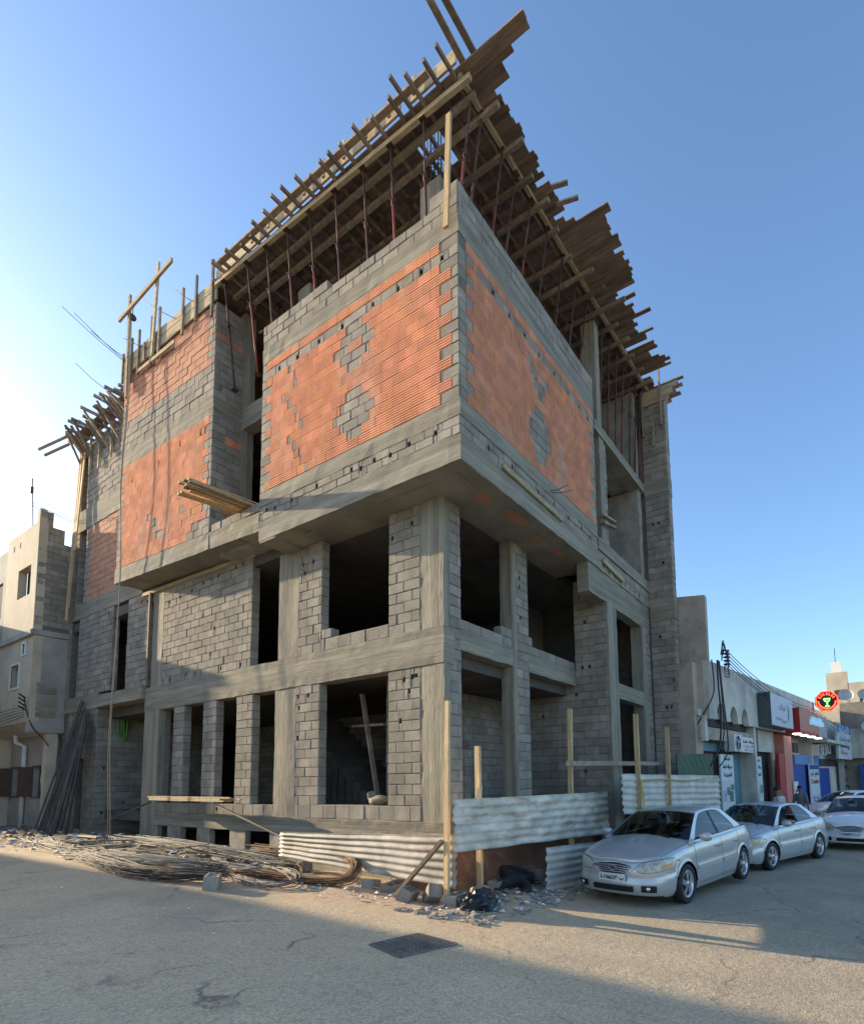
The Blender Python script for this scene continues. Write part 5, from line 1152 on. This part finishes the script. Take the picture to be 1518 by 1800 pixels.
def wheel(par, x, s, mats):
    c = (x, s*.775, .312); ax = (0, s, 0)
    w = MB().lathe([(.0,-.06),(.21,-.06),(.22,.05)], c, ax, 28).build('wheel', m_black, par)
    MB().lathe([(.205,-.09),(.29,-.1),(.31,-.085),(.312,-.0),(.312,.07),(.30,.088),(.27,.098),(.225,.09),(.205,.07)], c, ax, 32).build('tyre', m_rub, w)
    rm = MB().lathe([(.185,.04),(.2,.08),(.215,.085),(.222,.07),(.205,.03)], c, ax, 28)
    for k in range(5):
        for dd in (-.09, .09):
            a = 2*PI*k/5 + .3; p = Vector(c) + Vector(ax)*.075; rm.bar(p + Vector((math.cos(a), 0, math.sin(a)))*.03, p + Vector((math.cos(a+dd*1.6), 0, math.sin(a+dd*1.6)))*.2 - Vector(ax)*.01, .035, .02, up=ax)
    rm.lathe([(.0,.092),(.035,.09),(.055,.075),(.06,.04)], c, ax, 16); rm.build('rim', m_alloy, w)
    for q in ((0),): MB().lathe([(.0,.0),(.15,.01),(.15,-.02)], c, ax, 20).build('brake_disc', m_prop, w)
def car(loc, th, paint, label, plate, emblem=True, dent=False, driver=False, grp='parked saloon cars'):
    e = tag(empty('saloon_car', loc, th), label, 'car', grp)
    body = MB()
    W_ = [[wpt(i, t) for t in TS] for i in range(len(OUT_))]
    body.grid(W_); body.grid([r[::-1] for r in mir(W_, -1)])
    # hood and boot lid
    for lo, hi, rev in ((0, 1.34, 0), (3.55, 4.48, 0)):
        ii = idx(lambda p: lo <= p.x <= hi); G = []
        for i in ii:
            a = wpt(i, 1); G.append([Vector((a.x + (.0), a.y*(1-q), hood_z(a.x, q))) if q > 0 else a for q in (0,.06,.15,.3,.5,.75,1)])
        body.grid(G); body.grid([r[::-1] for r in mir(G, -1)])
    ob = body.build('body', paint, e)
    for s in (-1, 1):
        P = [wpt(i, 1, .0) for i in idx(lambda p: .22 < p.x < 1.2 and p.y > .5)]; MB().grid([[Vector((p.x, p.y*s, p.z + .003)), Vector((p.x, (p.y - .008)*s, p.z + .0035))] for p in P]).build('bonnet_seam', m_black, ob)
        P = [wz(i, .545, .0025) for i in idx(lambda p: .42 < p.x < .56 and p.y > .5)]
        if len(P) > 1: MB().grid([[Vector((p.x, p.y*s, p.z)), Vector((p.x, p.y*s, p.z + .006))] for p in P]).build('bumper_seam', m_black, ob)
    MB().box(.3,-.7,.22,4.2,.7,.3).box(1.3,-.74,.3,3.6,.74,.55).build('underbody', m_black, e)
    # cabin: pillars, rails and roof
    cab = MB(); roof = []
    RP = [(1.93,1.405),(2.05,1.435),(2.3,1.46),(2.6,1.465),(2.85,1.452),(3.02,1.43),(3.12,1.40)]
    for x, zc in RP: roof.append([Vector((x + .05*(1-abs(v))*(-1 if x < 2 else .5 if x > 3 else 0), v*(.60 if abs(v) > .99 else .585), zc - .05*abs(v)**2.4 - (.02 if abs(v) > .99 else 0))) for v in (-1,-.97,-.8,-.5,-.2,0,.2,.5,.8,.97,1)])
    cab.grid(roof)
    def strip(P, Q, s):
        n = 8; g_ = [[Vector((lerp(p[0], q[0], k/2), s*side_y(lerp(p[0], q[0], k/2), lerp(p[1], q[1], k/2)), lerp(p[1], q[1], k/2))) for k in range(3)] for p, q in zip(P, Q)]
        cab.grid(g_ if s > 0 else [r[::-1] for r in g_])
    ap = [(1.08,.945),(1.25,1.03),(1.5,1.17),(1.75,1.30),(1.93,1.385)]; ai = [(1.34,.96),(1.42,1.02),(1.63,1.16),(1.86,1.29),(2.02,1.36)]
    rl = [(1.93,1.385),(2.3,1.425),(2.6,1.43),(2.85,1.42),(3.12,1.385)]; ri = [(2.02,1.36),(2.3,1.395),(2.6,1.40),(2.82,1.385),(2.98,1.345)]
    cp = [(3.12,1.385),(3.3,1.28),(3.5,1.17),(3.75,1.045)]; ci = [(2.98,1.345),(3.15,1.23),(3.3,1.11),(3.38,1.0)]
    for s in (-1, 1):
        strip(ap, ai, s); strip(rl, ri, s); strip(cp, ci, s)
        cab.grid([[Vector((1.1 + 2.5*k/10, s*(side_y(1.1 + 2.5*k/10, .96) + dy), zz + .0)) for dy, zz in ((.0, interp(ZS,1.1+2.5*k/10)+.02), (-.04, interp(ZS,1.1+2.5*k/10)+.02), (.03, interp(ZS,1.1+2.5*k/10)-.03))] for k in range(11)])
    cab.build('roof_and_pillars', paint, e)
    for s in (-1, 1):
        bp = MB(); bp.add([(x, s*(side_y(x, z) + .003), z) for x, z in ((2.40,.99),(2.48,.99),(2.50,1.41),(2.44,1.41))], [(0,1,2,3)]).build('centre_pillar', m_black, e)
        fr = MB(); fr.add([(x, s*(side_y(x, z) - .004), z) for x, z in ((1.36,.975),(2.42,1.0),(2.46,1.40),(2.3,1.397),(2.03,1.362),(1.86,1.29),(1.63,1.16))], [(0,1,2,3,4,5,6)])
        if driver and s < 0: pass
        else: fr.build('door_window', m_glass, e)
        MB().add([(x, s*(side_y(x, z) - .004), z) for x, z in ((2.46,1.0),(3.36,1.02),(3.28,1.11),(3.13,1.23),(2.97,1.343),(2.8,1.383),(2.48,1.40))], [(0,1,2,3,4,5,6)]).build('door_window', m_glass, e)
    def screen(b0, b1, t0, t1, name):
        G = []
        for k in range(9):
            v = -1 + 2*k/8; a = Vector((lerp(b0[0], b1[0], v*v), v*b1[1], lerp(b0[1], b1[2], v*v))); b = Vector((lerp(t0[0], t1[0], v*v), v*t1[1], lerp(t0[1], t1[2], v*v)))
            G.append([a.lerp(b, q/4) + Vector((0,0,.02*math.sin(PI*q/4))) for q in range(5)])
        return MB().grid(G).build(name, m_glass, e)
    ws = screen((1.10,.99), (1.28,.76,.965), (1.90,1.40), (1.97,.575,1.375), 'windscreen'); screen((3.72,1.07), (3.62,.68,1.06), (3.1,1.40), (3.06,.565,1.37), 'rear_window')
    for y in (-.45, .12): MB().bar((1.12,y,1.0), (1.28,y+.48,1.01), .02, .012).build('wiper', m_black, ws)
    MB().box(1.62,.02,1.27,1.66,.2,1.33).build('rear_view_mirror', m_black, e)
    # inside
    ins = MB().box(1.15,-.72,.6,1.6,.72,.93).box(1.5,-.7,.5,3.6,.7,.55)
    ins.build('dashboard', m_seat, e)
    for y in (-.36, .36):
        MB().bar((2.25,y,.5), (2.5,y,1.12), .5, .14, up=(0,1,0)).bar((2.5,y,1.12), (2.54,y,1.3), .25, .09, up=(0,1,0)).build('seat', m_seat, e)
    MB().bar((3.1,0,.5), (3.35,0,1.1), 1.25, .14, up=(0,1,0)).build('rear_seat', m_seat, e)
    MB().tube([(1.72 + .06*math.sin(2*PI*k/16), -.36 + .18*math.cos(2*PI*k/16), .98 + .17*math.sin(2*PI*k/16)) for k in range(17)], .015, 6).build('steering_wheel', m_black, e)
    # nose
    def fx(y, z, off): 
        i = near_i(lambda p: abs(p.y - abs(y)) + (10 if p.x > 2 else 0)); p = wz(i, z, off); return Vector((p.x, y, p.z))
    def fpatch(y0, y1, z0f, z1f, off, n=10): return [[fx(lerp(y0,y1,k/n), lerp(z0f(lerp(y0,y1,k/n)), z1f(lerp(y0,y1,k/n)), q/3), off) for q in range(4)] for k in range(n+1)]
    gz0 = lambda y: .512 + 1.15*max(0,abs(y)-.2)**1.3; gz1 = lambda y: .682 - .05*(y/.36)**2
    gr = MB().grid(fpatch(-.36,.36,gz0,gz1,.006,16)).build('grille', m_black, e)
    MB().tube([fx(y, gz1(y)+.004, .014) for y in [-.37 + .74*k/14 for k in range(15)]], .011, 6).tube([fx(y, gz0(y)-.004, .014) for y in [-.37 + .74*k/14 for k in range(15)]], .011, 6).build('grille_frame', m_chrome, gr)
    for q in (.2,.4,.6,.8): MB().tube([fx(y, lerp(gz0(y),gz1(y),q), .012) for y in [-.35 + .7*k/12 for k in range(13)]], .006, 5).build('grille_bar', m_chrome, gr)
    if emblem:
        c = fx(0, .607, .03); em_ = MB().tube([c + Vector((0, .068*math.cos(2*PI*k/20), .036*math.sin(2*PI*k/20))) for k in range(21)], .006, 5); em_ = em_.build('emblem', m_chrome, gr)
        MB().poly([c + Vector((.004, .066*math.cos(2*PI*k/20), .034*math.sin(2*PI*k/20))) for k in range(20)], (.004,0,0)).build('emblem_field', m_black, gr)
        text('KIA', .052, m_chrome, 'emblem_lettering', gr, c + Vector((-.002,0,0)), (PI/2, 0, -PI/2), .001)
    MB().grid(fpatch(-.36,.36,lambda y:.255,lambda y:.345,.032)).build('lower_intake', m_black, e)
    pl = MB().box(-.02,-.235,.405,-.005,.235,.51).build('number_plate', m_plate, e); pl.location = (-.03, .0, 0)
    text(plate, .085, m_ink, 'plate_number', pl, (-.024, .05, .455), (PI/2, 0, -PI/2), .0022, fit=.31); text(ar('ليبيا'), .05, m_ink, 'plate_country', pl, (-.024, -.175, .455), (PI/2, 0, -PI/2), .001, fit=.07)
    for s in (-1, 1):
        i0 = near_i(lambda p: abs(p.y - .40) + (10 if p.x > 2 else 0)); i1 = near_i(lambda p: abs(p.x - .56) + (10 if p.y < .5 else 0))
        ii_ = {id(OUT_[q]): (q - i0)/max(1, i1 - i0) for q in range(len(OUT_))}
        def hq(p): return min(max(ii_[id(p)], 0), 1)
        lo = lambda p: lerp(.615, .715, hq(p)) - .095*max(0, 1 - abs(2*hq(p) - 1)**3.2)**.5 * (1 - .25*hq(p)); hi = lambda p: lerp(.615, .715, hq(p)) + .078*max(0, 1 - abs(2*hq(p) - 1)**3.2)**.5
        hl_ = MB().grid(patch(i0, i1, lo, hi, .008, 5, s)).build('headlight', m_lens, e)
        MB().grid(patch(max(i0-1,0), i1+1, lambda p: lo(p)-.008, lambda p: hi(p)+.008, .004, 5, s)).build('headlight_seal', m_black, hl_)
        j0 = near_i(lambda p: abs(p.x - .22) + (10 if p.y < .5 else 0)); j1 = near_i(lambda p: abs(p.x - .40) + (10 if p.y < .5 else 0))
        MB().grid(patch(j0, j1, lambda p: lo(p)+.01, lambda p: lerp(lo(p),hi(p),.5), .011, 3, s)).build('indicator', m_amber, hl_)
        k0 = near_i(lambda p: abs(p.y - .5) + (10 if p.x > 2 else 0)); k1 = near_i(lambda p: abs(p.y - .66) + (10 if p.x > 2 else 0))
        fl = MB().grid(patch(k0 - 1, k1, lambda p: .265, lambda p: .365, .03, 3, s)).build('fog_light', m_black, e)
        c = wz((k0+k1)//2, .32, .045); MB().lathe([(0,.012),(.03,.008),(.034,-.01)], (c.x, c.y*s, c.z), (-.8, .6*s, 0), 14).build('fog_lens', m_chrome, fl)
        t0 = near_i(lambda p: abs(p.x - 4.12) + (10 if p.y < .5 else 0)); t1 = near_i(lambda p: abs(p.y - .42) + (10 if p.x < 3 else 0))
        MB().grid(patch(t0, t1, lambda p: .72, lambda p: .92, .006, 4, s)).build('tail_light', m_redp, e)
        m0 = near_i(lambda p: abs(p.x - 1.3) + (10 if p.y < .5 else 0)); m1 = near_i(lambda p: abs(p.x - 2.28) + (10 if p.y < .5 else 0)); m2 = near_i(lambda p: abs(p.x - 3.08) + (10 if p.y < .5 else 0))
        for a, b in ((m0, m1), (m1 + 1, m2)): MB().grid(patch(a, b, lambda p: .50, lambda p: .545, .012, 3, s)).build('side_moulding', paint, e)
        a0 = near_i(lambda p: abs(p.x - 1.22) + (10 if p.y < .5 else 0)); a1 = near_i(lambda p: abs(p.x - 3.12) + (10 if p.y < .5 else 0))
        MB().grid(patch(a0, a1, lambda p: .17, lambda p: .26, .014, 3, s)).build('sill_skirt', paint, e)
        for xx in (1.24, 2.36, 3.30):
            i = near_i(lambda p: abs(p.x - xx) + (10 if p.y < .5 else 0)); zt = interp(ZS, xx) - .01; zl = .24 if xx < 3 else .62
            P = [wz(i, lerp(zl, zt, k/12), .0025) for k in range(13)]
            MB().grid([[Vector((p.x - .004, p.y*s, p.z)), Vector((p.x + .004, p.y*s, p.z))] for p in P]).build('door_seam', m_black, e)
        for xx in (2.2, 3.12):
            i = near_i(lambda p: abs(p.x - xx) + (10 if p.y < .5 else 0)); p = wz(i, .80, .028); MB().bar((xx - .1, p.y*s, .80), (xx + .09, p.y*s, .805), .022, .03).build('door_handle', m_chrome, e)
        mr = MB(); 
        mr.lathe([(.005,-.11),(.05,-.1),(.075,-.05),(.082,.0),(.07,.06),(.045,.095),(.005,.1)], (1.42, s*.955, 1.02), (0, 1, .05), 14); mr.v = [((x-1.42)*.75 + 1.42, y, z) for x, y, z in mr.v]
        mr.build('wing_mirror', paint, e); MB().bar((1.45, s*.80, .985), (1.43, s*.9, 1.0), .06, .03).build('mirror_arm', m_black, e)
        for c in WX:
            ar_ = [(c + (WR-.01)*math.cos(PI*k/16), s*.60, .31 + (WR-.01)*math.sin(PI*k/16)) for k in range(17)]; MB().grid([[Vector(p), Vector((p[0], s*.84, p[2]))] for p in ar_]).add([(c, s*.6, .31)] + ar_, [(0, k+1, k+2) for k in range(16)]).build('wheel_arch', m_black, e)
            wheel(e, c, s, None)
    if plate[0] == '5' and plate[2] == '1': MB().box(1.36,-.5,1.02,1.362,-.38,1.08).build('windscreen_sticker', m_white, ws)
    return e
def place(front, rear, s=-1):
    # world contact of the left front and rear wheels -> origin, heading
    th = math.atan2(rear[1] - front[1], rear[0] - front[0]); v = Vector((.87, s*.80, 0)); v.rotate(Matrix.Rotation(th, 3, 'Z')); return (front[0] - v.x, front[1] - v.y), th
def park(front, rear, *a, **k):
    (x, y), th = place(front, rear); z0 = min(g(*front), g(*rear)); c = car((x, y, 0), th, *a, **k)
    z1, z2 = g(*front), g(*rear); c.location.z = (z1 + z2)/2 + .004 + abs(z1-z2)*.35; return c
c1 = park((1.71,-3.57), (4.32,-4.0), m_silver, 'silver saloon car parked nearest, beside the corrugated sheets', '5-1566339')
c2 = park((6.5,-4.25), (8.98,-5.06), m_silver2, 'silver saloon car parked second, with scuffed bumper and open driver window', '5-1102387', driver=True)
c3 = car((10.95,-5.78,-.645), -.1, m_carwhite, 'white saloon car facing the camera at the right edge of the street', '5-2604911', emblem=False)
c4 = park((17.8,-5.35), (19.65,-7.2), m_carwhite, 'white saloon car seen side-on behind the others near the blue shutters', '5-887421', emblem=False)

# ------------------------------------------------------------------ people
def person(x, y, z, rz, shirt, label, arm=0, hgt=1.72, name='person'):
    e = tag(empty(name, (x, y, z), rz), label, 'person'); k = hgt/1.72
    def part(segs, nm, mat, vox=.018, par=e):
        mb = MB()
        for P, rr in segs: mb.tube([tuple(Vector(p)*k) for p in P], [r*k for r in rr], 10, smooth=True)
        o = mb.build(nm, mat, par); r = o.modifiers.new('join', 'REMESH'); r.mode = 'VOXEL'; r.voxel_size = vox; r.use_smooth_shade = True
        s = o.modifiers.new('smooth', 'SMOOTH'); s.factor = .5; s.iterations = 4; return o
    head = [([(0,.0,1.47),(0,.01,1.53),(0,.015,1.60),(0,.02,1.66),(0,.01,1.70),(0,0,1.73)], [.055,.06,.082,.083,.065,.02]), ([(0,-.06,1.585),(0,-.115,1.575),(0,-.07,1.62)], [.02,.018,.015])]
    limbs = []; hands = []
    for s in (-1, 1):
        hand = Vector((s*.24, -.06, .80)); elb = Vector((s*.25, .03, 1.06))
        limbs.append(([(s*.17,0,1.38), elb, hand], [.055,.043,.03]))
        hands.append(([hand, hand + Vector((0,-.01,-.09))], [.03,.034]))
        for f in range(4): hands.append(([hand + Vector((s*(-.024+.016*f)*0, -.03+.016*f, -.08)), hand + Vector((0, -.035+.016*f, -.14)), hand + Vector((-s*.015, -.035+.016*f, -.17 - .01*(f in (1,2)))) ], [.009,.008,.007]))
        hands.append(([hand + Vector((-s*.01,-.025,-.03)), hand + Vector((-s*.02,-.06,-.09))], [.011,.008]))
    part(head + limbs + hands + [([(0,0,1.36),(0,0,1.48)], [.06,.055]), ([(-.17,0,1.38),(.17,0,1.38)], [.05,.05]), ([(0,0,1.0),(0,0,1.38)], [.1,.1])] + [([(s*.09,0,.9),(s*.1,-.01,.5),(s*.1,.02,.08),(s*.1,-.1,.03)], [.075,.05,.04,.035]) for s in (-1,1)] + [([(-.09,0,.9),(0,0,1.0),(.09,0,.9)], [.08,.1,.08])], 'body', m_skin, .012)
    part([([(0,0,.86),(0,0,1.05),(0,0,1.25),(0,0,1.38),(0,0,1.43)], [.15,.14,.16,.15,.075])] + [([(-.19,0,1.38),(.19,0,1.38)], [.068,.068])] + [([(s*.18,0,1.38),(s*.25,.03,1.1)], [.07,.06]) for s in (-1,1)], 'shirt', shirt)
    part([([(0,0,.98),(0,0,.86)], [.145,.15])] + [([(s*.09,0,.88),(s*.1,-.01,.48),(s*.1,.02,.08)], [.1,.075,.062]) for s in (-1,1)], 'trousers', m_trous)
    part([([(0,.03,1.62),(0,.025,1.68),(0,.01,1.72),(0,0,1.742)], [.088,.09,.07,.02])], 'hair', m_hair, .012)
    part([([(s*.1,.03,.05),(s*.1,-.06,.045),(s*.1,-.15,.035)], [.045,.045,.035]) for s in (-1,1)], 'shoes', m_black, .014)
    return e
person(13.15, -3.75, -.65, .3, m_shirt, 'man in a pale shirt standing left of a pair outside the second shop')
person(13.75, -3.75, -.65, -.5, m_shirt, 'man in a white shirt standing right of a pair outside the second shop', hgt=1.7)
person(16.0, -4.2, -.65, 1.2, m_shirt2, 'man in a grey shirt standing alone by the red door leaf', hgt=1.72)
# driver with an elbow on the open window of the second car
d_ = tag(empty('person', (0,0,0)), 'driver in the second silver car with an arm on the open window', 'person')
th2 = c2.rotation_euler.z; Rm = Matrix.Rotation(th2, 3, 'Z')
def dl(p): return Rm @ Vector(p) + c2.location
def dpart(segs, nm, mat):
    mb = MB()
    for P, rr in segs: mb.tube([dl(p) for p in P], rr, 10)
    o = mb.build(nm, mat, d_); r = o.modifiers.new('join', 'REMESH'); r.mode = 'VOXEL'; r.voxel_size = .014; r.use_smooth_shade = True; s = o.modifiers.new('s', 'SMOOTH'); s.iterations = 4
dpart([([(2.2,-.36,1.08),(2.18,-.36,1.14),(2.17,-.36,1.22),(2.17,-.36,1.30),(2.19,-.36,1.35)], [.05,.055,.08,.082,.04]), ([(2.25,-.54,1.02),(2.2,-.80,1.0),(1.95,-.84,1.03),(1.86,-.82,1.05)], [.05,.045,.035,.03]), ([(2.25,-.2,1.02),(2.05,-.22,.86),(1.78,-.3,.98)], [.05,.045,.03]), ([(2.3,-.36,.6),(2.27,-.36,.85),(2.24,-.36,1.04),(2.2,-.36,1.1)], [.13,.12,.12,.05]), ([(2.25,-.56,1.02),(2.25,-.18,1.02)], [.05,.05]), ([(2.3,-.46,.6),(1.95,-.46,.62),(1.7,-.46,.4)], [.07,.06,.045]), ([(2.3,-.28,.6),(1.95,-.28,.62),(1.7,-.28,.4)], [.07,.06,.045])] + [([(1.86,-.82 + .012*f,1.05),(1.80,-.815 + .014*f,1.045),(1.77,-.81 + .014*f,1.02)], [.009,.008,.007]) for f in range(-2,2)] + [([(1.88,-.79,1.05),(1.84,-.77,1.07)], [.01,.008])], 'body', m_skin)
dpart([([(2.32,-.36,.6),(2.28,-.36,.85),(2.25,-.36,1.04)], [.145,.135,.13]), ([(2.25,-.56,1.02),(2.25,-.18,1.02)], [.065,.065])], 'shirt', m_shirt2)
dpart([([(2.2,-.36,1.28),(2.2,-.36,1.34),(2.2,-.36,1.38)], [.088,.085,.03])], 'hair', m_hair)
